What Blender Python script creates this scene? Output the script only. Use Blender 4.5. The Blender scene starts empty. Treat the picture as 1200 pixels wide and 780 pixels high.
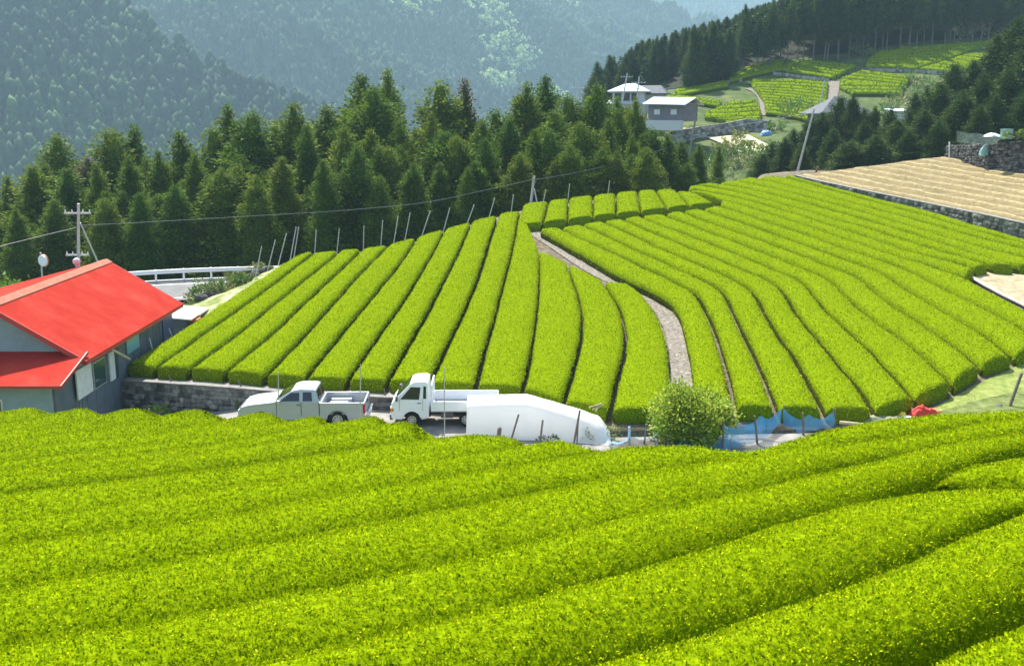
import bpy, bmesh, math, random
import numpy as np
from mathutils import Vector, Matrix
random.seed(11); rng = np.random.default_rng(11)
R_ = math.radians
sc = bpy.context.scene
col = sc.collection
F = 1178.0; PITCH = R_(12.5)
cP, sP = math.cos(PITCH), math.sin(PITCH)

# ------------------------------------------------------------------ measuring the place
def rays(uv):
    uv = np.asarray(uv, float).reshape(-1, 2)
    x = (uv[:, 0]-600)/F; y = -(uv[:, 1]-390)/F
    return np.stack([x, cP+y*sP, -sP+y*cP], 1)
def at(u, v, Y):
    d = rays([(u, v)])[0]
    return Vector(d*(Y/d[1]))
def proj(p):
    p = np.asarray(p, float)
    dep = p[..., 1]*cP - p[..., 2]*sP
    up = p[..., 1]*sP + p[..., 2]*cP
    dep = np.where(np.abs(dep) < .01, .01, dep)
    return 600+F*p[..., 0]/dep, 390-F*up/dep, dep
CT = [-8.6849, 3.1982, -0.1316, 0.0519, 0.5217, -0.1227, -0.0654, -0.7059, -0.1248, 0.1889]
def S(x, y):                      # canopy of the terraced tea field across the yard
    x = np.asarray(x, float); y = np.asarray(y, float)
    X = (np.clip(x, -22, 36)-5)/25; Y = (np.clip(y, 34, 93)-58)/25
    k = 0; z = 0
    for i in range(4):
        for j in range(4-i):
            z = z + CT[k]*X**i*Y**j; k += 1
    return z
CF = [-5.339, -3.147, 0.005, 0.876, -0.097, 0.207]
def G(x, y):                      # canopy of the tea field on the near slope
    x = np.asarray(x, float); y = np.asarray(y, float)
    X = np.clip(x, -19, 17)/15; Y = (np.clip(y, 1, 33)-15)/15
    k = 0; z = 0
    for i in range(3):
        for j in range(3-i):
            z = z + CF[k]*X**i*Y**j; k += 1
    return z
def onto(uv, surf, lo, hi, off=0.0):
    d = rays(uv); ts = np.linspace(lo, hi, 500)
    X = d[:, None, 0]*ts; Y = d[:, None, 1]*ts; Z = d[:, None, 2]*ts
    g = Z-surf(X, Y)-off
    s = (g[:, :-1] > 0) & (g[:, 1:] <= 0)
    has = s.any(1); k = s.argmax(1); r = np.arange(len(d))
    g0 = g[r, k]; g1 = g[r, k+1]
    t = ts[k]+np.where(has, g0/(g0-g1+1e-12), 0)*(ts[1]-ts[0])
    kk = np.abs(g).argmin(1)
    return d*np.where(has, t, ts[kk])[:, None]
def resamp(p, n):
    p = np.asarray(p, float)
    s = np.r_[0, np.cumsum(np.linalg.norm(np.diff(p, axis=0), axis=1))]
    t = np.linspace(0, s[-1], n)
    return np.stack([np.interp(t, s, p[:, k]) for k in range(p.shape[1])], 1)
def smooth(p, it=3):
    p = np.array(p, float)
    for _ in range(it):
        p[1:-1] = .25*p[:-2]+.5*p[1:-1]+.25*p[2:]
    return p
_W = [(rng.normal(size=3), rng.uniform(0, 6.28)) for _ in range(12)]
def wob(p, f=1.0):
    p = np.asarray(p, float); o = 0
    for i, (k, ph) in enumerate(_W):
        o = o+np.sin((p[..., 0]*k[0]+p[..., 1]*k[1]+p[..., 2]*k[2])*f*(1+.35*i)+ph)/(1+.25*i)
    return o/4.5
ONES = 'zeroth first second third fourth fifth sixth seventh eighth ninth tenth eleventh twelfth thirteenth fourteenth fifteenth sixteenth seventeenth eighteenth nineteenth'.split()
def nth(i):
    if i < 20: return ONES[i]
    t, o = divmod(i, 10); T = {2: 'twent', 3: 'thirt', 4: 'fort', 5: 'fift', 6: 'sixt', 7: 'sevent', 8: 'eight', 9: 'ninet'}[t]
    return T+'ieth' if o == 0 else T+'y-'+ONES[o]

# ------------------------------------------------------------------ objects
def tag(o, label=None, cat=None, group=None, kind=None):
    if label: o['label'] = label
    if cat: o['category'] = cat
    if group: o['group'] = group
    if kind: o['kind'] = kind
    return o
def empty(name, loc=(0, 0, 0), rz=0, label=None, cat=None, group=None):
    o = bpy.data.objects.new(name, None); col.objects.link(o)
    o.empty_display_size = .2
    o.location = loc; o.rotation_euler = (0, 0, rz)
    return tag(o, label, cat, group)
def link(name, me, mats, parent=None):
    if not isinstance(mats, (list, tuple)): mats = [mats]
    if not me.materials:
        for m in mats: me.materials.append(m)
    o = bpy.data.objects.new(name, me); col.objects.link(o)
    if parent is not None: o.parent = parent
    return o
def npmesh(name, V, polys, mi=None, tint=None, smooth=False):
    """polys: list of index arrays (m,k); mi / tint: one value or array per list"""
    me = bpy.data.meshes.new(name)
    V = np.asarray(V, np.float32)
    me.vertices.add(len(V)); me.vertices.foreach_set('co', V.ravel())
    loops = np.concatenate([np.asarray(p, np.int32).ravel() for p in polys])
    cnt = np.concatenate([np.full(len(p), np.asarray(p).shape[1], np.int32) for p in polys])
    me.loops.add(len(loops)); me.loops.foreach_set('vertex_index', loops)
    me.polygons.add(len(cnt))
    me.polygons.foreach_set('loop_start', np.r_[0, np.cumsum(cnt)[:-1]].astype(np.int32))
    me.update(calc_edges=True)
    if mi is not None:
        me.polygons.foreach_set('material_index', np.concatenate([np.full(len(p), m, np.int32) for p, m in zip(polys, mi)]))
    if tint is not None:
        a = me.attributes.new('tint', 'FLOAT', 'FACE')
        a.data.foreach_set('value', np.concatenate([np.broadcast_to(np.asarray(t, np.float32), (len(p),)) for p, t in zip(polys, tint)]).astype(np.float32))
    if smooth: me.polygons.foreach_set('use_smooth', np.ones(len(cnt), bool))
    me.validate(); me.update()
    return me
def grid_quads(n, m, off=0, wrap=False):
    i, j = np.meshgrid(np.arange(n-1), np.arange(m if wrap else m-1), indexing='ij')
    j2 = (j+1) % m
    return off+np.stack([i*m+j, i*m+j2, (i+1)*m+j2, (i+1)*m+j], -1).reshape(-1, 4)
class MB:
    """collects shapes, builds them as one mesh object"""
    def __init__(s): s.bm = bmesh.new()
    def box(s, c, size, rz=0, rx=0, ry=0, bev=0):
        m = Matrix.Translation(c) @ Matrix.Rotation(rz, 4, 'Z') @ Matrix.Rotation(ry, 4, 'Y') @ Matrix.Rotation(rx, 4, 'X') @ Matrix.Diagonal((*size, 1))
        r = bmesh.ops.create_cube(s.bm, size=1, matrix=m)
        if bev:
            es = list({e for v in r['verts'] for e in v.link_edges})
            bmesh.ops.bevel(s.bm, geom=es, offset=bev, segments=2, affect='EDGES', profile=.6)
        return s
    def tube(s, p0, p1, r0, r1=None, n=8):
        p0 = Vector(p0); p1 = Vector(p1); d = p1-p0
        q = d.to_track_quat('Z', 'Y').to_matrix().to_4x4()
        m = Matrix.Translation((p0+p1)/2) @ q
        bmesh.ops.create_cone(s.bm, cap_ends=True, segments=n, radius1=r0, radius2=r0 if r1 is None else r1, depth=d.length, matrix=m)
        return s
    def path(s, pts, r, n=6):
        pts = [Vector(p) for p in pts]; rings = []
        for i, p in enumerate(pts):
            t = (pts[min(i+1, len(pts)-1)]-pts[max(i-1, 0)]).normalized()
            a = t.cross(Vector((.13, .21, .97))).normalized(); b = t.cross(a)
            rings.append([s.bm.verts.new(p+(a*math.cos(k*6.2832/n)+b*math.sin(k*6.2832/n))*r) for k in range(n)])
        for i in range(len(rings)-1):
            for k in range(n):
                s.bm.faces.new((rings[i][k], rings[i][(k+1) % n], rings[i+1][(k+1) % n], rings[i+1][k]))
        s.bm.faces.new(rings[0][::-1]); s.bm.faces.new(rings[-1])
        return s
    def prism(s, pts, y0, y1, bev=0, tap=None):
        """side outline pts (x,z) from y0 to y1; tap(x,z,y)->y"""
        f = tap or (lambda x, z, y: y)
        a = [s.bm.verts.new((x, f(x, z, y0), z)) for x, z in pts]
        b = [s.bm.verts.new((x, f(x, z, y1), z)) for x, z in pts]
        fa = s.bm.faces.new(a); fb = s.bm.faces.new(b[::-1]); n = len(pts)
        side = [s.bm.faces.new((a[i], b[i], b[(i+1) % n], a[(i+1) % n])) for i in range(n)]
        if bev:
            es = list(set(fa.edges) | set(fb.edges))
            bmesh.ops.bevel(s.bm, geom=es, offset=bev, segments=2, affect='EDGES', profile=.6)
        return s
    def poly(s, pts):
        s.bm.faces.new([s.bm.verts.new(p) for p in pts]); return s
    def slab(s, pts, n, t):
        n = Vector(n); a = [s.bm.verts.new(Vector(p)) for p in pts]; b = [s.bm.verts.new(Vector(p)+n*t) for p in pts]
        s.bm.faces.new(a[::-1]); s.bm.faces.new(b); k = len(pts)
        for i in range(k): s.bm.faces.new((a[i], a[(i+1) % k], b[(i+1) % k], b[i]))
        return s
    def ball(s, c, r, sub=2, sq=(1, 1, 1)):
        bmesh.ops.create_icosphere(s.bm, subdivisions=sub, radius=1, matrix=Matrix.Translation(c) @ Matrix.Diagonal((r*sq[0], r*sq[1], r*sq[2], 1))); return s
    def build(s, name, mat, parent=None, smooth=False):
        bmesh.ops.recalc_face_normals(s.bm, faces=s.bm.faces)
        me = bpy.data.meshes.new(name); s.bm.to_mesh(me); s.bm.free()
        if smooth:
            me.polygons.foreach_set('use_smooth', np.ones(len(me.polygons), bool))
        return link(name, me, mat, parent)
def copy_tree(o, parent=None):
    c = o.copy(); col.objects.link(c)
    if parent is not None: c.parent = parent
    for ch in o.children: copy_tree(ch, c)
    return c

# ------------------------------------------------------------------ materials
def mat(name, rgb=(.5, .5, .5), rough=.7, metal=0, spec=.4):
    m = bpy.data.materials.new(name); m.use_nodes = True
    b = m.node_tree.nodes['Principled BSDF']
    b.inputs['Base Color'].default_value = (*rgb, 1); b.inputs['Roughness'].default_value = rough
    b.inputs['Metallic'].default_value = metal; b.inputs['Specular IOR Level'].default_value = spec
    return m
def N(m, t, **kw):
    n = m.node_tree.nodes.new(t)
    for k, v in kw.items():
        if k in n.inputs: n.inputs[k].default_value = v
        else: setattr(n, k, v)
    return n
def L(m, a, b): m.node_tree.links.new(a, b)
def ramp(m, fac, stops):
    r = N(m, 'ShaderNodeValToRGB'); e = r.color_ramp.elements
    while len(e) < len(stops): e.new(.5)
    for k, (p, c) in enumerate(stops): e[k].position = p; e[k].color = (*c, 1)
    L(m, fac, r.inputs[0]); return r.outputs[0]
def bsdf(m): return m.node_tree.nodes['Principled BSDF']
def coords(m, kind='Object', scale=None):
    t = N(m, 'ShaderNodeTexCoord').outputs[kind]
    if scale:
        mp = N(m, 'ShaderNodeMapping'); mp.inputs['Scale'].default_value = scale; L(m, t, mp.inputs[0]); t = mp.outputs[0]
    return t
def bump(m, h, s=.5, d=.05):
    b = N(m, 'ShaderNodeBump'); b.inputs['Strength'].default_value = s; b.inputs['Distance'].default_value = d
    L(m, h, b.inputs['Height']); L(m, b.outputs[0], bsdf(m).inputs['Normal'])
def mottled(name, stops, scale=4, detail=6, rough=.8, bs=.4, bd=.03, spec=.15, sc_vec=None, dist=0):
    m = mat(name, rough=rough, spec=spec)
    n = N(m, 'ShaderNodeTexNoise', Scale=scale, Detail=detail, Roughness=.62, Distortion=dist)
    L(m, coords(m, 'Object', sc_vec), n.inputs['Vector'])
    L(m, ramp(m, n.outputs['Fac'], stops), bsdf(m).inputs['Base Color'])
    if bs: bump(m, n.outputs['Fac'], bs, bd)
    return m
def leafmat(name, stops, trans=.35, rough=.5, objvar=0, spec=.3):
    """leaf colours spread by a random number per leaf, light passing through"""
    m = mat(name, rough=rough, spec=spec); nt = m.node_tree; b = bsdf(m)
    a = N(m, 'ShaderNodeAttribute', attribute_name='tint')
    f = a.outputs['Fac']
    c = ramp(m, f, stops)
    if objvar:
        oi = N(m, 'ShaderNodeObjectInfo'); hs = N(m, 'ShaderNodeHueSaturation')
        mr = N(m, 'ShaderNodeMapRange'); L(m, oi.outputs['Random'], mr.inputs[0]); mr.inputs[3].default_value = .5-.035*objvar; mr.inputs[4].default_value = .5+.025*objvar
        mv = N(m, 'ShaderNodeMath', operation='MULTIPLY_ADD'); L(m, oi.outputs['Random'], mv.inputs[0]); mv.inputs[1].default_value = -.5*objvar; mv.inputs[2].default_value = 1+.25*objvar
        L(m, mr.outputs[0], hs.inputs['Hue']); L(m, mv.outputs[0], hs.inputs['Value']); L(m, c, hs.inputs['Color']); c = hs.outputs[0]
    L(m, c, b.inputs['Base Color'])
    if trans:
        t = N(m, 'ShaderNodeBsdfTranslucent'); L(m, c, t.inputs['Color'])
        mx = N(m, 'ShaderNodeMixShader'); mx.inputs[0].default_value = trans
        out = nt.nodes['Material Output']
        L(m, b.outputs[0], mx.inputs[1]); L(m, t.outputs[0], mx.inputs[2]); L(m, mx.outputs[0], out.inputs['Surface'])
    return m
TEA = leafmat('tea_leaf', [(0, (.04, .09, .001)), (.3, (.21, .30, .002)), (.7, (.40, .47, .002)), (1, (.56, .60, .02))], .18, .8, 0, .0)
TEAB = mottled('shaded_tea_twigs', [(.3, (.03, .038, .006)), (.7, (.085, .11, .010))], 9, 5, .9, .8, .06, 0)  # woody hedge sides, colour also carries the shade of front faces and grooves
TEAT = mottled('tea_leaf_bed', [(.3, (.05, .09, .001)), (.7, (.21, .29, .002))], 14, 5, .9, .8, .05, 0)
TEAF = leafmat('far_tea_leaf', [(0, (.05, .10, .006)), (1, (.18, .245, .01))], .3, .7, 0, .0)
PINE = leafmat('cedar_needles', [(0, (.025, .052, .007)), (.45, (.092, .160, .014)), (.8, (.165, .245, .020)), (1, (.22, .29, .03))], .30, .7, .55, .1)
BROWNPINE = leafmat('browning_cedar_needles', [(0, (.03, .045, .012)), (.5, (.10, .10, .03)), (1, (.26, .19, .09))], .2, .6, .5, .2)
BARK = mottled('bark', [(.3, (.07, .05, .035)), (.7, (.20, .16, .12))], 3, 5, .9, .6, .05, sc_vec=(6, 6, 1))
PALEBARK = mottled('pale_bark', [(.3, (.10, .085, .07)), (.7, (.22, .19, .165))], 3, 5, .9, .6, .05, sc_vec=(6, 6, 1))
BROAD = leafmat('broad_leaf', [(0, (.03, .075, .012)), (.5, (.085, .17, .02)), (1, (.22, .32, .05))], .3, .5)
DRYLEAF = leafmat('dry_scrub_leaf', [(0, (.08, .12, .02)), (.5, (.2, .24, .06)), (1, (.42, .40, .18))], .25, .6)
CONC = mottled('concrete', [(.3, (.30, .29, .27)), (.7, (.46, .45, .42))], 5, 8, .85, .2, .01)
GALV = mottled('galvanised_steel', [(.3, (.36, .37, .38)), (.7, (.52, .53, .54))], 8, 4, .45, 0)
bsdf(GALV).inputs['Metallic'].default_value = .5
WOOD = mottled('weathered_wood', [(.3, (.10, .085, .07)), (.7, (.28, .24, .20))], 6, 6, .9, .4, .01, sc_vec=(8, 8, 1))
PALEWOOD = mottled('pale_wood', [(.3, (.36, .29, .17)), (.7, (.58, .48, .30))], 6, 6, .8, .3, .01)
WHITEP = mat('white_paint', (.78, .78, .77), .35)
YGREEN = leafmat('yellow_green_leaf', [(0, (.06, .13, .012)), (.5, (.26, .37, .03)), (1, (.50, .56, .08))], .35, .5, 0, .15)
BLACK = mat('black_rubber', (.02, .02, .02), .8)
GLASS = mat('dark_glass', (.012, .016, .018), .06, 0, .6)
STEEL = mat('wheel_steel', (.45, .46, .47), .35, .7)
HAZE_D = .00025; EXPO = 1.4; DENOISE = True
# ------------------------------------------------------------------ terrain
HS = .62                                           # hedge height above soil
ytop_pts = [(-24, 62), (-14, 64.6), (-12, 64.9), (-10, 64.9), (-8, 65.6), (-6.2, 67), (-4.5, 69), (-2.8, 71), (-1, 73), (1, 75), (4, 77), (8, 78.5), (12, 80), (14, 81), (16.5, 82.8), (18, 84.2), (20.5, 86), (22, 89.5), (24, 91), (27, 92.5), (60, 93)]
ywall_pts = [(-24, 47.5), (-18.8, 45.2), (-16.4, 44.4), (-12.8, 43.2), (-9, 41.9), (-5, 41.0), (-1.5, 40.2), (.5, 39.5), (2, 38.3), (3.8, 37.1), (7, 37.2), (12, 36.9), (14, 36.9), (16, 36), (20, 34.5), (30, 33), (60, 33)]
def ytop(x): return np.interp(x, *zip(*ytop_pts))
def ywall(x): return np.interp(x, *zip(*ywall_pts))
def yardz(x): return np.interp(x, [-30, -18, -13, -10.5, -6, -2, 6, 12, 16, 22, 40], [-14.2, -13.9, -13.1, -12.55, -12.42, -12.38, -12.3, -12.1, -11.7, -11.3, -11])
def far_t(v): return (128.8-np.asarray(v, float))/F       # slope of a sight line, near enough
TP = [(-60, 0, -16), (-60, 30, -16), (-30, 30, -16), (-10, 20, -15), (10, 10, -13), (40, 10, -13), (40, 25, -13.5), (-40, 48, -14.6), (-28, 48, -14.4), (-20, 48, -14.3), (-14, 46, -14.4),
      (-10, 50, -14), (0, 50, -12.6), (10, 50, -12), (20, 50, -11.8), (34, 50, -12), (-12, 58, -12.3), (0, 60, -11.2), (15, 60, -10.6), (30, 64, -10.2), (-11, 63, -11.2), (-5, 66, -10.6), (4, 72, -9.8), (14, 78, -9), (20, 84, -8.2),
      (-34, 62, -12.3), (-26, 62, -12.3), (-19, 62, -12.3), (-40, 64, -12.4), (-32, 70, -12.3), (-24, 73, -12.3), (-17, 73, -12.3), (-12, 71, -12.2), (-24, 56, -13.2), (-17, 56, -13.4),
      (-40, 72, -13.6), (-28, 79, -14.5), (-14, 79, -14.3), (-2, 80, -12.5), (8, 84, -11.5), (16, 90, -10.5), (24, 97, -9),
      (-45, 90, -17), (-20, 92, -17), (0, 93, -15.5), (12, 98, -14), (-20, 115, -26), (0, 118, -24), (-50, 110, -28), (15, 108, -17), (26, 104, -11), (36, 104, -8), (50, 100, -6), (62, 96, -5), (60, 85, -7), (60, 60, -9), (62, 125, -6), (36, 122, -10),
      (15, 160, -5.5), (24, 166, -4), (34, 160, -4.6), (42, 150, -5.2), (50, 142, -5.6), (62, 150, -3.5), (31, 134, -12), (22, 146, -12), (4, 160, -16), (12, 140, -19), (-6, 180, -28), (-30, 200, -70), (-70, 150, -60), (-110, 110, -50), (-110, 50, -28),
      (17, 182, -2), (12, 195, -6), (26, 186, 0), (-6, 220, -28), (20, 225, 3), (45, 172, -1.5), (75, 172, -1.5), (110, 172, 0), (50, 200, 6.9), (80, 200, 6.9), (110, 200, 8), (60, 228, 15.3), (90, 228, 15.3), (120, 228, 17), (150, 190, 14), (120, 150, 4), (120, 100, -3), (150, 60, -4), (200, 200, 40),
      (40, 240, 6), (30, 262, -12), (60, 260, 17), (100, 260, 28), (60, 320, -5), (80, 300, 14), (120, 320, 40), (80, 340, -10), (220, 320, 80), (20, 300, -40), (-20, 300, -50), (-80, 300, -110), (-150, 220, -110), (-150, 420, -140), (-40, 420, -130), (40, 420, -20), (120, 420, 10), (260, 420, 50), (260, 100, 10), (260, 0, -5), (-160, 0, -40)]
_tp = np.array(TP, float)
def _solve():
    p = _tp[:, :2]; n = len(p); D = np.linalg.norm(p[:, None]-p[None], axis=-1)
    A = np.zeros((n+3, n+3)); A[:n, :n] = D; A[:n, n] = 1; A[:n, n+1:] = p/100; A[n, :n] = 1; A[n+1:, :n] = p.T/100
    return np.linalg.solve(A, np.r_[_tp[:, 2], 0, 0, 0])
_tw = _solve()
def T(x, y):
    x = np.asarray(x, float); y = np.asarray(y, float); sh = np.broadcast(x, y).shape
    q = np.stack([np.broadcast_to(x, sh).ravel(), np.broadcast_to(y, sh).ravel()], 1); n = len(_tp); out = np.empty(len(q))
    for a in range(0, len(q), 20000):
        D = np.linalg.norm(q[a:a+20000, None]-_tp[None, :, :2], axis=-1)
        out[a:a+20000] = D@_tw[:n]+_tw[n]+q[a:a+20000]@_tw[n+1:]/100
    rd = (q[:, 0] < -13.5) & (q[:, 0] > -70) & (q[:, 1] > 57) & (q[:, 1] < 75); out = np.where(rd, np.minimum(out, -12.3), out)
    return out.reshape(sh)
def Tz(x, y): return float(T(np.array([x]), np.array([y]))[0])
GROUND = mottled('valley_ground', [(.25, (.025, .045, .014)), (.5, (.06, .09, .022)), (.7, (.12, .135, .045)), (1, (.22, .20, .11))], .35, 9, .95, .5, .3)
gx = np.arange(-170, 271, 3.0); gy = np.arange(-24, 430, 3.0)
XX, YY = np.meshgrid(gx, gy, indexing='ij'); ZZ = T(XX, YY)
tag(link('ground', npmesh('ground', np.stack([XX, YY, ZZ], -1).reshape(-1, 3), [grid_quads(len(gx), len(gy))], smooth=True), GROUND), kind='structure')

# mountains across the valley
def hillz(x, y):
    x = np.asarray(x, float); y = np.asarray(y, float)
    def ridge(cr, yc, sl, sb):
        dy = y-yc
        return cr-np.where(dy < 0, -dy*sl, dy*sb)
    n1 = wob(np.stack([x/170, y/150, 0*x], -1)); n2 = wob(np.stack([x/60, y/60, 0*x+3], -1)); n3 = wob(np.stack([x/330+5, y/420, 0*x], -1))
    h1 = ridge(-30-.47*(x+145), 880+60*n1, .56, .5)
    h2 = ridge(285-.36*x, 1900+90*n3+.1*x, .60, .4)
    h3 = ridge(350+0*x-.03*x+26*n3, 2950+0*x, .5, .3)
    h3 = h3+np.clip((x-750)/200, 0, 2)*60
    h = np.maximum(np.maximum(h1+26*n1+13*n2, h2+48*n1+26*n2), h3+60*n1+30*n2)
    return np.maximum(h, -150+6*n1)
HILL = mottled('hill_ground', [(.3, (.02, .045, .014)), (.7, (.05, .085, .025))], .01, 9, 1, 0)
hx = np.arange(-1750, 1501, 20.0); hy = np.arange(405, 3201, 20.0)
XX, YY = np.meshgrid(hx, hy, indexing='ij'); ZZ = hillz(XX, YY)
ZZ = np.where(YY < 430, np.minimum(ZZ, -20+0*ZZ)-60, ZZ)
tag(link('hills', npmesh('hills', np.stack([XX, YY, ZZ], -1).reshape(-1, 3), [grid_quads(len(hx), len(hy))], smooth=True), HILL), kind='structure')
# the forest on them: one mass of far conifers
def far_forest(n, x0, x1, y0, y1, zf, size, name, m, keep=None):
    x = rng.uniform(x0, x1, n); y = rng.uniform(y0, y1, n); z = zf(x, y)
    u, v, d = proj(np.stack([x, y, z], -1))
    ok = (u > -90) & (u < 1290) & (v > -60) & (v < 330) & (z > -148)
    if keep is not None: ok &= keep(x, y, z)
    x, y, z = x[ok], y[ok], z[ok]; n = len(x)
    h = size*rng.uniform(.7, 1.35, n)*(1+.25*wob(np.stack([x/45, y/45, z*0], -1))); r = h*rng.uniform(.22, .36, n); t = np.clip(.36+.3*wob(np.stack([x/70, y/70, 0*x], -1))+rng.normal(0, .16, n), 0, 1)
    K = 7; V = []; lay = [(.02, .55), (.10, 1.0), (.36, .62), (.38, .84), (.62, .42), (.64, .6), (.84, .34)]
    ph = rng.uniform(0, 6.28, n)
    for hz, rr in lay:
        for k in range(K):
            a = ph+k*6.2832/K; q = r*rr*rng.uniform(.62, 1.35, n)
            V.append(np.stack([x+q*np.cos(a), y+q*np.sin(a), z-1+h*(hz+rng.normal(0, .03, n))], -1))
    V.append(np.stack([x+r*rng.normal(0, .1, n), y, z-1+h], -1))
    V = np.stack(V, 1); M = V.shape[1]
    q = []; base = np.arange(n)*M
    for l in range(len(lay)-1):
        for k in range(K): q.append(np.stack([base+l*K+k, base+l*K+(k+1) % K, base+(l+1)*K+(k+1) % K, base+(l+1)*K+k], -1))
    q = np.stack(q, 1).reshape(-1, 4); tr = np.stack([np.stack([base+(len(lay)-1)*K+k, base+(len(lay)-1)*K+(k+1) % K, base+M-1], -1) for k in range(K)], 1).reshape(-1, 3)
    tq = np.repeat(t, (len(lay)-1)*K)+rng.normal(0, .07, len(q)); tt = np.repeat(t, K)-.05
    return link(name, npmesh(name, V.reshape(-1, 3), [q, tr], tint=[tq, tt]), m)
FARW = leafmat('far_forest_leaf', [(0, (.004, .015, .004)), (.45, (.018, .046, .010)), (.8, (.042, .086, .016)), (1, (.085, .14, .025))], 0, .8, 0, .1)
tag(far_forest(52000, -1150, 560, 480, 2000, hillz, 18, 'forest', FARW), kind='stuff')
tag(far_forest(8000, -250, 1100, 2000, 2990, hillz, 30, 'forest', FARW), kind='stuff')
# a strip of fresh broad-leaved trees on the mountainside
FRESH = leafmat('fresh_leaf', [(0, (.20, .32, .09)), (1, (.52, .62, .26))], .2, .7)
def fresh():
    V = []; q = []; t = []; o = 0
    for (u, v, w, k) in [(560, 8, 26, 16), (585, 40, 22, 16), (592, 60, 26, 14), (578, 68, 18, 8), (612, 86, 14, 7), (590, 104, 22, 10), (640, 120, 24, 6), (655, 5, 16, 6), (572, 25, 20, 8), (500, 4, 20, 8), (470, 12, 24, 6), (610, 70, 14, 7)]:
        for _ in range(k):
            p = onto([(u+rng.normal(0, w*.45), v+rng.normal(0, 7))], hillz, 600, 2300)[0]
            if p[1] < 650: continue
            for _ in range(12):
                c = p+np.array([rng.normal(0, 6), rng.normal(0, 6), rng.uniform(2, 17)])
                dirs = rng.normal(size=(14, 3)); dirs /= np.linalg.norm(dirs, axis=1)[:, None]
                pts = c+dirs*rng.uniform(2.0, 4.4); 
                for k2 in range(14):
                    a = rng.normal(size=3); a /= np.linalg.norm(a); b = np.cross(a, rng.normal(size=3)); b /= np.linalg.norm(b)
                    V += [pts[k2]+a*2.3, pts[k2]+b*1.8, pts[k2]-a*2.3, pts[k2]-b*1.8]; q.append([o, o+1, o+2, o+3]); o += 4; t.append(rng.uniform())
    return link('broadleaf_woods', npmesh('broadleaf_woods', np.array(V), [np.array(q)], tint=[np.array(t)]), FRESH)
tag(fresh(), kind='stuff')

# soil under the terraced tea field
SOIL = mottled('field_soil', [(.30, (.045, .035, .022)), (.5, (.115, .095, .062)), (.62, (.165, .145, .10)), (.8, (.24, .215, .165))], 3.2, 10, .95, .6, .06)
def sheet(name, xs, y0, y1, zf, n, m, skirt=((1.2, -.7), (3, -2.4)), front=None):
    Y0 = np.array([y0(x) for x in xs]); Y1 = np.array([y1(x) for x in xs])
    t = np.linspace(0, 1, n); X = np.repeat(xs[:, None], n, 1); Y = Y0[:, None]+(Y1-Y0)[:, None]*t; Z = zf(X, Y)
    for dy, dz in skirt:
        X = np.c_[X, xs]; Y = np.c_[Y, Y1+dy]; Z = np.c_[Z, zf(xs, Y1)+dz]
    if front is not None:
        X = np.c_[xs, X]; Y = np.c_[Y0, Y]; Z = np.c_[front(xs), Z]
    return tag(link(name, npmesh(name, np.stack([X, Y, Z], -1).reshape(-1, 3), [grid_quads(*X.shape)], smooth=True), m), kind='structure')
def soilz(x, y): return S(x, y)-HS+.03*wob(np.stack([np.asarray(x)*1.3, np.asarray(y)*1.3, 0*np.asarray(x)], -1))
def leftcut(x): return float(np.interp(x, [-21, -19.3, -12.6], [45.6, 45.3, 65]))
xs = np.r_[np.arange(-19.2, 17.01, .45)]
def y1f(x): return max(ywall(x)+.3, min(ytop(x), 45.6+(x+19.2)*(66-45.6)/7.2))
sheet('tea_terrace_ground', xs, ywall, y1f, soilz, 60, SOIL, front=lambda x: np.minimum(soilz(x, ywall(x))-.4, yardz(x)-.3))
xs2 = np.arange(17.0, 46.1, .6)
GRASSG = mottled('grassy_ground', [(.3, (.09, .13, .025)), (.55, (.20, .24, .06)), (.75, (.33, .30, .14))], 2.2, 9, .95, .5, .05)
sheet('tea_terrace_ground', xs2, ywall, ytop, soilz, 60, SOIL)

# near slope and the yard between
FGS = mottled('near_slope_soil', [(.3, (.05, .07, .018)), (.55, (.12, .15, .04)), (.75, (.22, .21, .09))], 3, 8, .95, .5, .05)
def fgedge(x): return np.interp(x, [-40, -15, -11, -8, -5, -1.5, 0, 2, 6, 9, 13, 18, 40], [31.5, 29.6, 28.4, 27.4, 25.3, 21.5, 19.3, 17.6, 18.4, 19.3, 20.6, 22, 23])
xs3 = np.arange(-40, 40.1, .6)
def fgz(x, y): return G(x, y)-.78
def bankfront(x): return 0*x-14.5
Yg = []; Zg = []
tt = np.linspace(0, 1, 40)
for x in xs3:
    e = fgedge(x); ys = -3+(e+3)*tt; zs = fgz(x+0*ys, ys)
    yb = ywall(x)-float(np.interp(x, [-20, -6, 2, 8, 20], [4.2, 4.6, 5.0, 4.0, 3])); yb = max(yb, e+4); zb = yardz(x)-.04
    ys2 = np.linspace(e, yb, 12)[1:]; k = (ys2-e)/(yb-e); zs2 = zs[-1]+(zb-zs[-1])*(k**.8)-.35*np.sin(k*3.14)
    Yg.append(np.r_[ys, ys2, yb+9]); Zg.append(np.r_[zs, zs2, zb-.02])
XX = np.repeat(xs3[:, None], len(Yg[0]), 1)
tag(link('hillside', npmesh('hillside', np.stack([XX, np.array(Yg), np.array(Zg)], -1).reshape(-1, 3), [grid_quads(*XX.shape)], smooth=True), FGS), kind='structure')
YARD = mottled('yard_concrete', [(.3, (.13, .125, .115)), (.55, (.22, .21, .19)), (.75, (.31, .30, .27))], 1.1, 9, .9, .25, .02)
xs4 = np.arange(-19.5, 17.1, .6)
def yz(x, y): return yardz(x)+.01*wob(np.stack([x, y, 0*x], -1))
sheet('yard', xs4, lambda x: ywall(x)-7.0, lambda x: ywall(x)+.15, yz, 14, YARD, skirt=())

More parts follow.
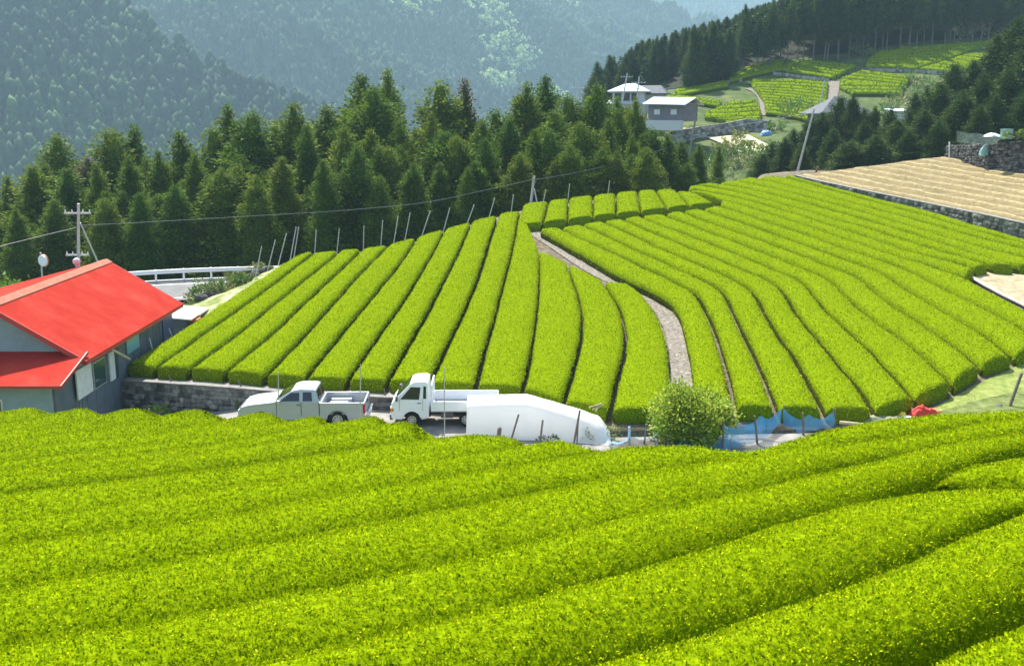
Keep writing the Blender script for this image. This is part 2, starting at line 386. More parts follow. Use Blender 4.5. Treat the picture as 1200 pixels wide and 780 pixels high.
# ------------------------------------------------------------------ tea hedges
def leaves(P, Nn, size, asp, up=.5, jit=.8, k=1, lift=.02, nw=.55):
    n = len(P)
    if n == 0: return np.zeros((0, 3)), np.zeros((0, 4), int)
    P = np.repeat(P, k, 0); Nn = np.repeat(Nn, k, 0); n = len(P)
    d = Nn*nw+np.array([0, 0, up])+rng.normal(0, jit, (n, 3)); d /= np.linalg.norm(d, axis=1)[:, None]
    s = np.cross(d, rng.normal(size=(n, 3))); s /= np.linalg.norm(s, axis=1)[:, None]+1e-9
    l = (size*rng.uniform(.65, 1.4, n))[:, None]; w = l*asp*.5
    b = P+Nn*rng.uniform(-lift, lift*1.5, n)[:, None]-d*l*.3
    fold = np.cross(d, s)*w*.35
    V = np.stack([b, b+d*l*.5+s*w+fold, b+d*l, b+d*l*.5-s*w+fold], 1).reshape(-1, 3)
    return V, np.arange(4*n).reshape(-1, 4)
NH = [0]
def hedge(A, B, label, group, H=HS, bulge=.13, gap=.10, dens=130, size=.085, asp=.5, k=1, step=.45, mats=None, cat='tea hedge', lumps=.045, jit=.75, caplen=.16, name='tea_hedge', nprof=5, lod=None, sink=.08, upw=.5, sdens=.3, pexp=.62, nw=.55):
    A = np.array(A, float); B = np.array(B, float); A[:, 2] -= sink; B[:, 2] -= sink
    ln = max(np.linalg.norm(np.diff(A, axis=0), axis=1).sum(), np.linalg.norm(np.diff(B, axis=0), axis=1).sum())
    n = int(np.clip(ln/step, 6, 140)); A = resamp(A, n); B = resamp(B, n)
    w = np.maximum(np.linalg.norm(B-A, axis=1), .3); i0 = np.clip(gap/w, .02, .3)
    inner = np.linspace(.12, .88, nprof)
    prof = [(.35, -1.0, 0), (.0, -.55, 0), (0, -.22, 0), (.25, -.07, .0)]
    rows = []
    def ring(i, along, hcap, extra):
        a, b = A[i], B[i]
        if along:
            j = min(max(i+(1 if i == 0 else -1), 0), n-1); f = along/max(np.linalg.norm((A[j]+B[j]-a-b)/2), 1e-3)
            a = a+(A[j]-a)*f; b = b+(B[j]-b)*f
        e = i0[i]+extra/w[i]; pts = []
        sl = [(e+.04/w[i]*1.2, -H), (e, -.55*H), (e+.01, -.17*min(1, H/.6)), (e+.06/w[i], -.03)]
        hh = bulge*min(1, w[i]/1.5)
        mid = [(e+(1-2*e)*s, hh*(1-(2*s-1)**2)**pexp) for s in inner]
        full = sl+mid+[(1-s, z) for s, z in sl[::-1]]
        for s, z in full:
            q = a+(b-a)*s; q = q+np.array([0, 0, min(z, hcap)]); pts.append(q)
        rows.append(pts)
    for hc, al, ex in ((-H, .05, .08), (-.55*H, .0, .06), (-.16, .0, .04), (-.03, .07, .02)): ring(0, al, hc, ex)
    ring(0, caplen*.6, bulge*.5, .0)
    ring(0, caplen+.12, bulge*.85, .0)
    for i in range(1, n-1): ring(i, 0, 9, 0)
    ring(n-1, caplen+.12, bulge*.85, 0)
    ring(n-1, caplen*.6, bulge*.5, 0)
    for hc, al, ex in ((-.03, .07, .02), (-.16, .0, .04), (-.55*H, 0, .06), (-H, .05, .08)): ring(n-1, al, hc, ex)
    V = np.array(rows); sh = V.shape
    wv = wob(V*1.1); V[..., 2] += np.where(np.arange(sh[1])[None] > 1, lumps*wv, 0)
    V[:, 1:-1, 0] += lumps*.9*wob(V[:, 1:-1]*1.7+9); V[:, 1:-1, 1] += lumps*.9*wob(V[:, 1:-1]*1.7-7)
    org = V.reshape(-1, 3).mean(0); org[2] = V[..., 2].min()
    q = grid_quads(sh[0], sh[1])
    Vf = V.reshape(-1, 3)
    P0, P1, P2, P3 = (Vf[q[:, c]] for c in range(4))
    nn = np.cross(P2-P0, P3-P1); ar = np.linalg.norm(nn, axis=1)*.5; nn = nn/(2*ar[:, None]+1e-9)
    up = V[2:-2, 4+nprof//2]; 
    if np.mean(nn[:, 2]*ar) < 0: nn = -nn; q = q[:, ::-1]
    c = (P0+P1+P2+P3)/4; u, v, dep = proj(c)
    vis = (u > -330) & (u < 1530) & (v < 900) & (dep > 1)
    toc = -(c*nn).sum(1)/np.linalg.norm(c, axis=1)
    if lod is None: dd = np.full(len(q), dens, float)
    else: dd = dens*np.clip((lod/np.maximum(dep, 2))**.95, .3, 1.4)
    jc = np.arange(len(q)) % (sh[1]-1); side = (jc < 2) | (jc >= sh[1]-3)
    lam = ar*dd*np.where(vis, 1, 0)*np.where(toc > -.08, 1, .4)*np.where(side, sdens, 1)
    cnt = rng.poisson(np.minimum(lam, 4000)); idx = np.repeat(np.arange(len(q)), cnt)
    a, b = rng.uniform(size=(2, len(idx)))[..., None]
    P = (P0[idx]*(1-a)+P1[idx]*a)*(1-b)+(P3[idx]*(1-a)+P2[idx]*a)*b
    if lod is None: sz = size
    else: sz = np.repeat(size*np.clip((dep[idx]/lod)**.45, .9, 1.6), k)
    LV, LQ = leaves(P, nn[idx], sz, asp, upw, jit, k, .02, nw)
    tint = np.clip(np.where(rng.uniform(size=len(P)) < .66, .64, .26)+.09*wob(P*.45)+.07*wob(P*1.7)+rng.normal(0, .10, len(P)), 0, 1); tint = np.clip(np.repeat(tint, k)+rng.normal(0, .13, len(tint)*k), 0, 1)
    tint = np.where(rng.uniform(size=len(tint)) < .025, .88, tint)  # a few leaves tinted bright: glints of leaf gloss painted as colour
    Vb = Vf-np.repeat(np.zeros((1, 3)), len(Vf), 0)
    allV = np.r_[Vb, LV]-org
    me = npmesh(name, allV, [q, LQ+len(Vb)], mi=[0, 1], tint=[.4, tint])
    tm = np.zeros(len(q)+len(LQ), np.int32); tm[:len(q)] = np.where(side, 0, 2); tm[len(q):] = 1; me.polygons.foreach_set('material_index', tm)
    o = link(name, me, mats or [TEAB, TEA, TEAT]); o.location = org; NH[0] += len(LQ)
    return tag(o, label, cat, group)
def fld(px, surf=S, lo=28, hi=110): return onto(px, surf, lo, hi)
def crv(px, n=60, it=4): return smooth(resamp(px, n), it)
FGL = [[(-60,497),(0,485),(13,483)],
[(-60,511),(0,500),(40,492),(77,483)],
[(-60,521),(0,511),(75,499),(112,490),(145,484)],
[(-60,533),(0,524),(50,517),(100,508),(150,497.5),(207,485)],
[(-60,542),(0,535),(62,528),(125,520),(175,511),(225,501),(280,488)],
[(-60,552),(0,545),(75,537),(150,529),(225,519),(300,507),(354,492)],
[(-60,562),(0,555),(100,545),(200,532),(300,516),(350,509),(407,499),(428,491)],
[(-60,573),(0,566),(100,556),(200,542),(300,527),(375,515),(450,504),(494,494)],
[(-60,588),(0,581),(75,572),(150,562),(212,554),(300,542),(375,530),(425,524),(500,515),(537,509)],
[(-60,615),(0,607),(75,599),(150,589),(225,577),(300,566),(387,553),(450,545),(550,531),(610,523),(640,518)],
[(-60,643),(0,635),(75,625),(150,615),(225,604),(300,593),(362,583),(425,573),(525,556),(600,543),(675,531),(735,523)],
[(-60,692),(0,682),(87,669),(150,658),(200,650),(300,632),(387,615),(450,603),(550,581),(600,573),(662,562),(712,554),(762,546),(825,539),(900,532),(962,523),(1025,512),(1087,503),(1150,492),(1200,484),(1260,475)],
[(-60,757),(0,747),(62,737),(150,722),(212,713),(275,698),(300,692),(350,682),(425,667),(512,651),(600,633),(687,611),(750,597),(812,583),(850,574),(900,562),(950,551),(985,543),(1025,531),(1087,518),(1150,509),(1200,501),(1260,491)],
[(0,830),(150,805),(315,772),(362,760),(425,747),(475,735),(525,721),(600,699),(645,688),(712,670),(775,651),(837,631),(900,610),(962,590),(1025,573),(1085,561),(1150,552),(1200,546),(1260,538)],
[(450,812),(540,795),(615,775),(675,760),(725,747),(780,731),(850,709),(900,694),(962,673),(1025,650),(1075,632),(1137,609),(1200,590),(1260,572)],
[(820,840),(900,810),(1000,775),(1075,746),(1125,727),(1187,699),(1240,675)]]
MLL = [[(147,426),(186,401),(232,372),(288,335),(325,312),(348,297),(364,293)],
[(180,430),(209,410),(241,387),(278,362),(313,336.5),(338,318),(366,296)],
[(221,431),(248,411),(278,390),(315,360),(348,333),(378,310),(398,293)],
[(264,434),(292,411),(325,384),(352,357),(376,335),(400,314),(424,291)],
[(310,438),(336,412),(361,386),(380,365),(398,345),(420,321),(441,300),(455,286)],
[(357,441),(381,412),(411,376),(435,347),(461.5,316),(475,298),(488,278)],
[(407,443),(431,409),(451,381),(472,351.5),(491,322),(506,296),(521,268)],
[(453,445),(475,408),(494,376),(512,343),(528,311.5),(541.5,284),(552,259)],
[(502,447),(524.6,402),(543,364),(557,331.5),(568,299),(576,273),(583,252)],
[(557,450),(568,411.5),(579,374),(589,338),(597,307),(603,282),(606,264)],
[(613,453),(621.5,418),(626,384),(630,353),(632,322),(631,293)],
[(660,468),(673,428),(681,396),(683,368),(676.5,340),(668,318),(665,308)],
[(715,479),(722,445),(731,415),(733,387),(728,363),(717,344),(707,329)],
[(786,478),(787,456),(785,424),(782,398),(777,380),(767.6,362),(751.5,341),(737,331)]]
RFL = [[(812,475),(813,455),(811,430),(808,410),(802,383),(797,365),(788.5,352),(760,336),(721,318),(687,297.5),(654,279),(632,267)],
[(861,476),(860,468),(855,442),(848,417),(838.5,387),(827,360),(817.5,343),(800,333.6),(780,324),(752,311),(717,294.5),(687,281.5),(657,267)],
[(911,477),(905,463),(894,435),(880,405),(866,378),(857,357),(851,344.7),(843,337),(832,331),(800,316.7),(770,303),(736,288),(718,279),(703,271.5),(681,263)],
[(966,479),(958,463),(944.6,440),(931,415),(914.6,394),(898,367),(887.5,347),(881,339),(872,333),(856,325),(838,317),(800,301),(771,289),(754,280.5),(731,270),(706,259)],
[(1025,479),(1007,450),(986,428),(967,405),(949,384.6),(933,364),(920,341),(913,334),(899,327),(865,313),(829,298),(800,286),(773,275),(750,266),(730,256.5)],
[(1072,465),(1055,446),(1034,424),(1014,403),(990.7,381),(970,364),(952.7,343),(945,333),(937,327),(902,313),(870,299.5),(832,284.5),(800,272.5),(773,263),(751,253)],
[(1116,448),(1103,434),(1083,415.5),(1060,396),(1031,378.5),(1004,357),(985,338),(979,331),(970,325.5),(937,312),(893,295),(870,286),(846,277.5),(820,267.5),(802,260.5),(778,251)],
[(1149,427),(1124,406),(1106,394),(1089,383),(1067,369),(1047,356),(1025,339),(1013,328.5),(1001,321),(966,309),(928,294.5),(881,277.5),(846,265),(821,256),(798,247.5)],
[(1188,416),(1165,398),(1146,385),(1119,369.5),(1095,356.5),(1083,349.5),(1060,335),(1048,327),(1036,319.5),(1013,311.5),(972,297),(940,285.5),(898,270),(858,256.5),(822,245)],
[(1230,402),(1194,380),(1165,364.7),(1125,345.5),(1098,332),(1077,321.5),(1060,314),(1022,301.5),(984,288.5),(961,280),(937,271.5),(905,261.5),(881,253),(844,241)],
[(1132,324.5),(1101,314),(1081,308),(1060,303),(1036,294.5),(1013,287),(990,279),(966,270.5),(926,257.5),(902,250),(881,243),(846,234)],
[(1142,314),(1120,307.5),(1101,303),(1077,297),(1060,292),(1025,280.5),(994,270),(972,263.5),(943,254.5),(916,246),(899,240.5),(872,233.5),(846,227.5),(807,221.5)],
[(1160,310),(1153,308),(1130,301.5),(1106,294.7),(1083,288),(1060,280.7),(1025,269.5),(994,260.7),(972,254.5),(949,247.7),(920,239.7),(881,229.5),(860,224),(832,219),(808,217.5)],
[(1192,311),(1162,303),(1132,293.5),(1106,285.5),(1077,276),(1060,270.5),(1036,263.6),(1007,255),(978,246.7),(955,240.3),(920,231.5),(890,224.5),(870,220.5),(841,215)],
[(1240,310),(1200,301),(1155,290.6),(1116,279.5),(1089,271.3),(1060,262.5),(1036,255.5),(1008,247.5),(985,241),(966,236),(943,229.7),(917,223),(895,218),(876,214.3),(858,211.5)],
[(1240,301),(1200,291),(1153,279.5),(1116,269),(1087,261),(1060,254),(1020,243.5),(990,235),(962,227.5),(940,221.6),(920,216.2),(899,211),(886,207.5)],
[(1240,294),(1200,285),(1165,276.5),(1141,269),(1112,260.5),(1083,252),(1060,246),(1025,236.5),(996,228),(965,219.5),(940,212.5),(923,208)],
[(1240,289),(1200,279.5),(1159,268.5),(1124,258),(1089,247.5),(1060,240.5),(1036,235),(1001,226),(966,217),(934,208.3),(920,204.7)]]
# ---- near slope: rows run from lower left to upper right; grooves are smoothed sight lines
def polyfit(px, deg):
    p = np.asarray(px, float); d = min(deg, len(p)-1); c = np.polyfit(p[:, 0]/600-1, p[:, 1], d)
    u = np.linspace(p[0, 0], p[-1, 0], 60); return np.stack([u, np.polyval(c, u/600-1)], 1)
ext = {8: [(565, 511), (600, 514), (640, 517)], 9: [(690, 521), (735, 522)], 10: [(800, 527), (860, 526), (900, 516), (942, 507), (1000, 496), (1075, 488), (1150, 480), (1200, 475), (1260, 468)]}
near = []; raw = []
for i, l in enumerate(FGL):
    q = smooth(resamp(l, 70), 30) if i >= 10 else (polyfit(l, 4) if len(l) > 4 else resamp(l, 30))
    raw.append(q)
    if i in ext: q = np.r_[q, smooth(resamp([q[-1]]+ext[i], 60), 5)[1:]]
    near.append(q)
f = near[13]
u3 = np.r_[f[f[:, 0] < 1025], smooth(resamp([(1030, 570), (1060, 560), (1085, 551), (1112, 541), (1150, 530), (1200, 517), (1260, 503)], 30), 3)]
fc = np.r_[f[f[:, 0] < 1025], smooth(resamp([(1030, 572), (1075, 563), (1112, 561), (1150, 561), (1200, 564), (1260, 569)], 30), 2)]
u3 = smooth(resamp(u3, 90), 40); fc = smooth(resamp(fc, 90), 40)
pairs = [(near[i], raw[i+1]) for i in range(12)]+[(near[12], u3)]+[(fc, near[14]), (near[14], near[15])]
last = near[15].copy(); last[:, 1] += 75; last[:, 0] += 60; pairs.append((near[15], last))
pairs.append((smooth(resamp([(1078, 559), (1085, 552), (1112, 542), (1150, 531), (1200, 518), (1260, 504)], 24), 2), smooth(resamp([(1078, 562), (1100, 561), (1130, 560), (1160, 560), (1200, 563), (1260, 568)], 24), 2)))
def stretch(P, px):
    # carry the rows on past the edges of the view
    for end, on in ((0, px[0][0] < -30 or px[0][1] > 790), (-1, px[-1][0] > 1230)):
        if not on: continue
        t = P[end]-P[6 if end == 0 else -7]; t[2] = 0; t /= np.linalg.norm(t)
        e = P[end]+t*np.linspace(.6, 8, 14)[:, None]; e[:, 2] = G(e[:, 0], e[:, 1])
        P = np.r_[e[::-1], P] if end == 0 else np.r_[P, e]
    return P
def match(A, B):
    # sample both sides of a row at the same distances along it
    t = (A[-1]-A[0]+B[-1]-B[0])[:2]; t /= np.linalg.norm(t)
    a = A[:, :2]@t; b = B[:, :2]@t
    def mono(P, s):
        k = np.r_[True, s[1:] > np.maximum.accumulate(s)[:-1]+1e-4]; return P[k], s[k]
    A, a = mono(A, a); B, b = mono(B, b)
    s = np.linspace(max(a[0], b[0]), min(a[-1], b[-1]), 90)
    return tuple(np.stack([np.interp(s, q, P[:, k]) for k in range(3)], 1) for P, q in ((A, a), (B, b)))
gN = 'tea hedges on the near slope'
nlab = []
for i in range(len(pairs)):
    if i < 8: nlab.append(f'near slope tea hedge with rounded end facing the trucks, {nth(i+1)} one from the house')
    elif i == 16: nlab.append('short wedge shaped tea hedge on the near slope above the dark cross gap at right')
    elif i == 15: nlab.append('bright tea hedge cut by the bottom right corner, closest of all to the viewer')
    else: nlab.append(f'long tea hedge crossing the near slope, {nth(i-7)} in from the yard edge')
for (a, b), lb in zip(pairs, nlab):
    A = stretch(onto(a, G, 2, 60), a); B = stretch(onto(b, G, 2, 60), b); A, B = match(A, B)
    hedge(A, B, lb, gN, H=.85, bulge=.56 if i < 9 else .36, gap=.27 if i < 9 else .10, sdens=.2 if i < 9 else .35, pexp=1.0, nw=.45,  dens=1600, size=.025, asp=.5, k=2, step=.4, lumps=.05, jit=.55, upw=.5, nprof=9, lod=10, sink=(.25 if i < 4 else .17) if lb.startswith('near') else .25, caplen=.5)
# ---- terraced field, rows climbing away from the wall
gM = 'tea hedges climbing from the stone wall'
MLL[13] = [(u+1.5, v) for u, v in MLL[13]]; RFL[0] = [(u-(3 if v > 340 else 1.5), v+(0 if v > 340 else 1)) for u, v in RFL[0]]
mid = [fld(crv(l)) for l in MLL]
b8 = fld(crv(MLL[8]+[(584, 250.3)])); 
mid[9] = fld(crv(MLL[9]+[(608, 251), (611, 246.5)]))
for i in range(13):
    s = 'first' if i == 0 else nth(i+1)
    hedge(mid[i] if i != 8 else b8, fld(crv(MLL[9])) if i == 9 and False else mid[i+1], f'tea hedge climbing from the stone wall, {s} row from the red roofed house', gM, dens=260, size=.062)
# ---- short blocks over the crest
gC = 'short tea hedges over the crest'
fr = [(607, 263), (636, 260), (665, 257), (695, 253), (722, 250), (751, 247), (782, 243), (809, 240.5), (838, 237.5)]
bk = [(611, 245.5), (641, 241), (666, 238), (695, 234.7), (722, 232), (748, 229), (772, 227.3), (797, 227), (826, 231)]
def crest(i):
    a = fld([fr[i]])[0]; b = fld([bk[i]])[0]; d = (b-a)/np.linalg.norm(b-a); pts = [a]
    for k in np.linspace(.15, 1.35, 8): q = a+(b-a)*k; q[2] = float(S(q[0], q[1])); pts.append(q)
    return np.array(pts)
for i in range(8):
    hedge(crest(i), crest(i+1), f'short tea hedge block on the crest, {nth(i+1)} from the pole with the brace', gC, dens=200, size=.068, bulge=.16, gap=.06, caplen=.1)
# ---- rows on the right part, bending down to the net fence
gR = 'bending tea hedges on the right part of the terrace'
rl = [list(l) for l in RFL]
rl[10] = [(1250, 386), (1200, 360), (1160, 339), (1136, 326)]+rl[10][1:]
RR = [fld(crv(l, 90, 3)) for l in rl]
def cut(P, u0, u1):
    P = resamp(P, 600); u = proj(P)[0]; return P[(u >= u0) & (u <= u1)]
for i in range(17):
    nm = f'bending tea hedge right of the gravel path, {nth(i+1)} row from the path'
    if i >= 11: nm = f'narrow upper tea hedge, {nth(17-i)} row below the wall of the straw field'
    if i == 10: RR[10] = fld(crv(RFL[10], 90, 3))
    parts = [(0, 2000, '')]
    for u0, u1, sfx in parts:
        a, b = cut(RR[i], u0, u1), cut(RR[i+1], u0, u1)
        lb = nm+sfx
        if len(a) > 2 and len(b) > 2: hedge(a, b, lb, gR, dens=200, size=.068, gap=.12 if i < 6 else .17, sdens=.12, bulge=.18 if i < 6 else .27, sink=.08 if i < 6 else .14)
print('LEAVES', NH[0])
# ------------------------------------------------------------------ trees
def cards(c, nrm, size, asp, r):
    """leaf sprays: one bent quad each"""
    n = len(c); d = nrm+r.normal(0, .55, (n, 3)); d /= np.linalg.norm(d, axis=1)[:, None]
    s = np.cross(d, r.normal(size=(n, 3))); s /= np.linalg.norm(s, axis=1)[:, None]+1e-9
    l = (size*r.uniform(.6, 1.4, n))[:, None]; w = l*asp*.5; f = np.cross(d, s)*w*.5
    return np.stack([c-d*l*.35, c+d*l*.1+s*w+f, c+d*l*.65, c+d*l*.1-s*w+f], 1).reshape(-1, 3)
def conifer_mesh(seed, taper=.8, full=.5, nc=360, per=40, lean=.0, bare=0.06):
    """unit tree: height 1, crown radius about .16"""
    r = np.random.default_rng(seed); V = []; t = []
    R0 = .165
    def prof(h): return R0*np.clip((1-h), 0, 1)**taper*np.clip((h-bare)/.16, .25, 1)**.5
    lob = r.uniform(0, 6.28, 4)
    hs = r.beta(1.15, 1.25, nc)*(1-bare)+bare
    for h in np.r_[hs, np.linspace(.92, 1.0, 26)]:
        a = r.uniform(0, 6.28); k = 1+.22*math.sin(3*a+lob[0]+h*9)+.18*math.sin(2*a+lob[1]-h*14)+.15*math.sin(h*38+lob[2])
        q = prof(h)*k*math.sqrt(r.uniform(.35, 1.05))
        c0 = np.array([q*math.cos(a), q*math.sin(a), h-.01])
        out = np.array([math.cos(a)*.75, math.sin(a)*.75, .35])
        cs = .017+.022*(1-h); n = per if h < .92 else 12; cs = cs if h < .92 else .010+.06*(1-h)
        pts = c0+r.normal(0, 1, (n, 3))*np.array([cs, cs, cs*.75])
        nr = out+ (pts-c0)/cs*.5
        V.append(cards(pts, nr, (.014+.009*(1-h))*(1 if h < .92 else .7), .5, r))
        t.append(np.clip(r.normal(.45, .16)+r.normal(0, .13, n)+ (.12 if r.uniform() < .2 else 0), 0, 1))
    V = np.concatenate(V); t = np.concatenate(t); q = np.arange(len(V)).reshape(-1, 4)
    # inner dark mass of branches
    m, k = 9, 9; cv = []
    for i in range(m):
        h = bare+.02+(.95-bare)*i/(m-1)
        for j in range(k):
            a = j*6.2832/k; cv.append([prof(h)*.6*math.cos(a)*r.uniform(.7, 1.2), prof(h)*.6*math.sin(a)*r.uniform(.7, 1.2), h])
    cq = grid_quads(m, k, len(V), True)
    V = np.r_[V, np.array(cv)]
    return npmesh('crown', V, [q, cq], tint=[t, .3])
def trunk_mesh(h=1., r0=.016, branches=0, seed=0, curve=0):
    mb = MB(); n = 7; pts = [(curve*math.sin(i*1.3), curve*math.cos(i*1.7)-curve, h*i/(n-1)-.03) for i in range(n)]
    rings = []
    for i, p in enumerate(pts):
        rr = r0*(1-.86*i/(n-1)); rings.append([mb.bm.verts.new((p[0]+rr*math.cos(k*.898), p[1]+rr*math.sin(k*.898), p[2])) for k in range(7)])
    for i in range(n-1):
        for k in range(7): mb.bm.faces.new((rings[i][k], rings[i][(k+1) % 7], rings[i+1][(k+1) % 7], rings[i+1][k]))
    rr = random.Random(seed)
    for b in range(branches):
        z = h*(.25+.6*b/max(branches, 1)); a = rr.uniform(0, 6.28); l = .17*(1-z)+.04
        mb.tube((0, 0, z), (l*math.cos(a), l*math.sin(a), z+l*.35), r0*.28, r0*.05, 5)
    me = bpy.data.meshes.new('trunk'); mb.bm.to_mesh(me); mb.bm.free(); return me
CROWNS = [conifer_mesh(1, .6), conifer_mesh(2, .75), conifer_mesh(3, .5, nc=400), conifer_mesh(4, .85, nc=350), conifer_mesh(5, .45, nc=420), conifer_mesh(6, .66), conifer_mesh(7, .55, nc=380), conifer_mesh(9, .95, nc=330)]
TALL = [conifer_mesh(21, .7, nc=200, bare=.36), conifer_mesh(22, .85, nc=190, bare=.42), conifer_mesh(23, .62, nc=220, bare=.30)]
TRUNK = trunk_mesh(branches=16); TRUNKP = trunk_mesh(r0=.013, branches=14, seed=4)
for m in CROWNS+TALL: m.materials.append(PINE)
TRUNK.materials.append(BARK); TRUNKP.materials.append(PALEBARK)
DPINE = leafmat('dark_cedar_needles', [(0, (.012, .03, .008)), (.45, (.042, .085, .014)), (.8, (.09, .14, .02)), (1, (.15, .19, .03))], .25, .7, .5, .1)  # darker needle colour for the clump and the ridge forest
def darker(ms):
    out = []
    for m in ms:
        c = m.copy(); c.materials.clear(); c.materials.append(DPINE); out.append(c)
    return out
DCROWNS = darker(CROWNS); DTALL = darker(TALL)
BROWNC = conifer_mesh(8, .85); BROWNC.materials.append(BROWNPINE)
def conifer(u, v, Y, label, group, wide=1.0, crown=None, trunk=None, base=None, minh=3, name='cedar_tree'):
    p = at(u, v, Y); z0 = (Tz(p.x, p.y) if base is None else base)-.2
    h = max(p.z-z0, minh)
    o = empty(name, (p.x, p.y, z0), random.uniform(0, 6.28), label, 'tree', group)
    rr = wide*max(h, 9)*random.uniform(.78, 1.2); o.rotation_euler = (random.gauss(0, .02), random.gauss(0, .02), o.rotation_euler[2])
    for nm, me in (('crown', crown or random.choice(CROWNS)), ('trunk', trunk or TRUNK)):
        c = bpy.data.objects.new(nm, me); col.objects.link(c); c.parent = o; c.scale = (rr, rr, h)
    return o
# belt behind the terrace: (apex u, apex v, distance, width)
belt = [(-22, 212, 88, 1), (8, 205, 92, 1), (30, 192, 90, 1.0), (62, 155, 101, .95), (78, 196, 88, 1), (93, 182, 92, 1), (112, 190, 86, .9), (132, 150, 98, 1), (160, 145, 100, 1), (146, 182, 87, .9), (182, 176, 91, 1), (207, 152, 95, 1.0), (232, 178, 88, .95), (249, 148, 96, .9), (270, 121, 98, 1.0), (290, 130, 94, .9), (258, 196, 85, .9),
        (314, 141, 97, .95), (340, 120, 96, 1.0), (361, 146, 90, .9), (385, 122, 99, .95), (326, 182, 85, .9), (402, 148, 91, .9), (425, 87, 101, .95), (457, 80, 103, .82), (440, 150, 89, .9), (418, 170, 85, .85), (466, 140, 92, .9), (484, 150, 96, .9), (503, 132, 93, .9), (521, 93, 99, .85), (544, 92, 101, .75), (533, 158, 88, .9),
        (560, 140, 95, .9), (584, 127, 100, .8), (572, 160, 88, .9), (601, 135, 94, .85), (616, 95, 98, .95), (640, 88, 100, .85), (628, 150, 88, .9), (655, 128, 93, .9), (667, 110, 97, .85), (697, 96, 97, .9), (682, 142, 89, .9), (712, 138, 92, .85), (730, 127, 96, .8), (750, 113, 98, .62), (741, 158, 90, .9), (724, 112, 102, .7), (738, 124, 101, .7), (764, 150, 95, .8), (782, 156, 94, .85), (800, 163, 98, .8), (818, 168, 97, .85), (838, 170, 101, .8), (772, 185, 89, .9), (806, 190, 92, .9), (704, 172, 86, .85), (486, 190, 84, .85), (380, 186, 83, .85), (205, 215, 83, .9), (60, 232, 83, .9), (120, 232, 82, .9), (300, 205, 82, .85), (545, 195, 84, .85), (610, 190, 85, .85), (655, 188, 85, .85), (165, 225, 81, .85), (20, 245, 81, .85), (440, 205, 83, .85)]
belt.sort(key=lambda b: b[0])
env = [(-30, 205), (0, 200), (30, 190), (62, 158), (95, 180), (132, 150), (160, 146), (185, 172), (207, 152), (235, 172), (250, 150), (270, 123), (290, 130), (315, 138), (340, 120), (360, 140), (385, 122), (405, 135), (425, 88), (457, 82), (475, 128), (500, 125), (521, 95), (543, 93), (560, 130), (584, 127), (616, 96), (640, 90), (667, 112), (697, 97), (720, 125), (750, 115), (770, 150), (800, 163), (845, 172)]
fill = [(u+random.uniform(-4, 4), float(np.interp(u, *zip(*env)))+random.uniform(16, 44), random.uniform(95, 105), random.uniform(.85, 1.1)) for u in np.arange(-24, 850, 12.5)]
gB = 'cedars of the belt behind the tea terrace'
tallest = min(belt, key=lambda b: b[1])
for i, b in enumerate(belt):
    kind = 'dark pointed cedar' if b[2] > 93 else 'bushy green cedar'
    if b is tallest: lb = 'tallest dark cedar of the belt, narrow tip clear against the mountain'
    elif b[:2] in ((544, 92),): lb = 'cedar with browning top beside the tallest part of the belt'
    elif b[1] > 184: lb = f'low bushy cedar fronting the belt, {nth(sum(1 for q in belt if q[1] > 184 and q[0] <= b[0]))} such from the house'
    else: lb = f'{kind} of the belt behind the terrace, {nth(sum(1 for q in belt if (q[2] > 93) == (b[2] > 93) and q[1] <= 184 and q[0] <= b[0]))} such from the house'
    conifer(b[0], b[1], b[2], lb, gB, b[3]*1.4, BROWNC if b[:2] in ((544, 92), (93, 182)) else None)
for i, b in enumerate(fill): conifer(b[0], b[1], b[2], f'dark cedar at the back of the belt between taller tips, {nth(i+1)} from the house', gB, b[3]*1.4)
front = [(u+random.uniform(-5, 5), float(np.interp(u, *zip(*env)))+random.uniform(50, 92), random.uniform(84, 90), random.uniform(.9, 1.15)) for u in np.arange(-20, 850, 14)]
for i, b in enumerate(front): conifer(b[0], b[1], b[2], f'lower cedar in the front rank of the belt, {nth(i+1)} in that rank from the house', gB, b[3]*1.45)
# clump between the terrace and the upper right fields
clump = [(893, 178, 112, .9), (905, 166, 118, .9), (921, 160, 110, .85), (930, 150, 122, .9), (947, 140, 124, .85), (955, 136, 120, .8), (966, 131, 119, .85), (1013, 126, 119, .85), (986, 112, 122, .8), (1001, 109, 120, .8), (975, 150, 108, .85), (1012, 140, 108, .9), (1024, 124, 118, .85), (1041, 126, 114, .85), (1055, 140, 106, .9), (1072, 108, 118, .85), (1066, 152, 102, .8), (1090, 100, 120, .9), (1085, 128, 106, .9), (1106, 96, 112, .85), (1122, 73, 120, .9), (1144, 70, 122, .85), (1132, 105, 106, .9), (1155, 84, 110, .9), (1172, 40, 122, .95), (1165, 110, 103, .9), (1192, 20, 120, .95), (1186, 80, 108, .9), (1212, 30, 116, 1), (1210, 100, 102, .9), (1100, 140, 100, .85), (940, 168, 104, .85), (1028, 158, 101, .85), (998, 165, 101, .85), (1235, 60, 110, 1), (1150, 122, 101, .8)]
clump.sort(key=lambda b: b[0])
gK = 'cedars of the clump above the straw covered field'
for i, b in enumerate(clump):
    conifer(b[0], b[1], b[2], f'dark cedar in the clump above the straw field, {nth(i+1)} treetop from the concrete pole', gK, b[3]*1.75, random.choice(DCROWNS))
def onT(u, v, lo=60, hi=330, off=0): return Vector(onto([(u, v)], lambda x, y: T(x, y)+off, lo, hi)[0])
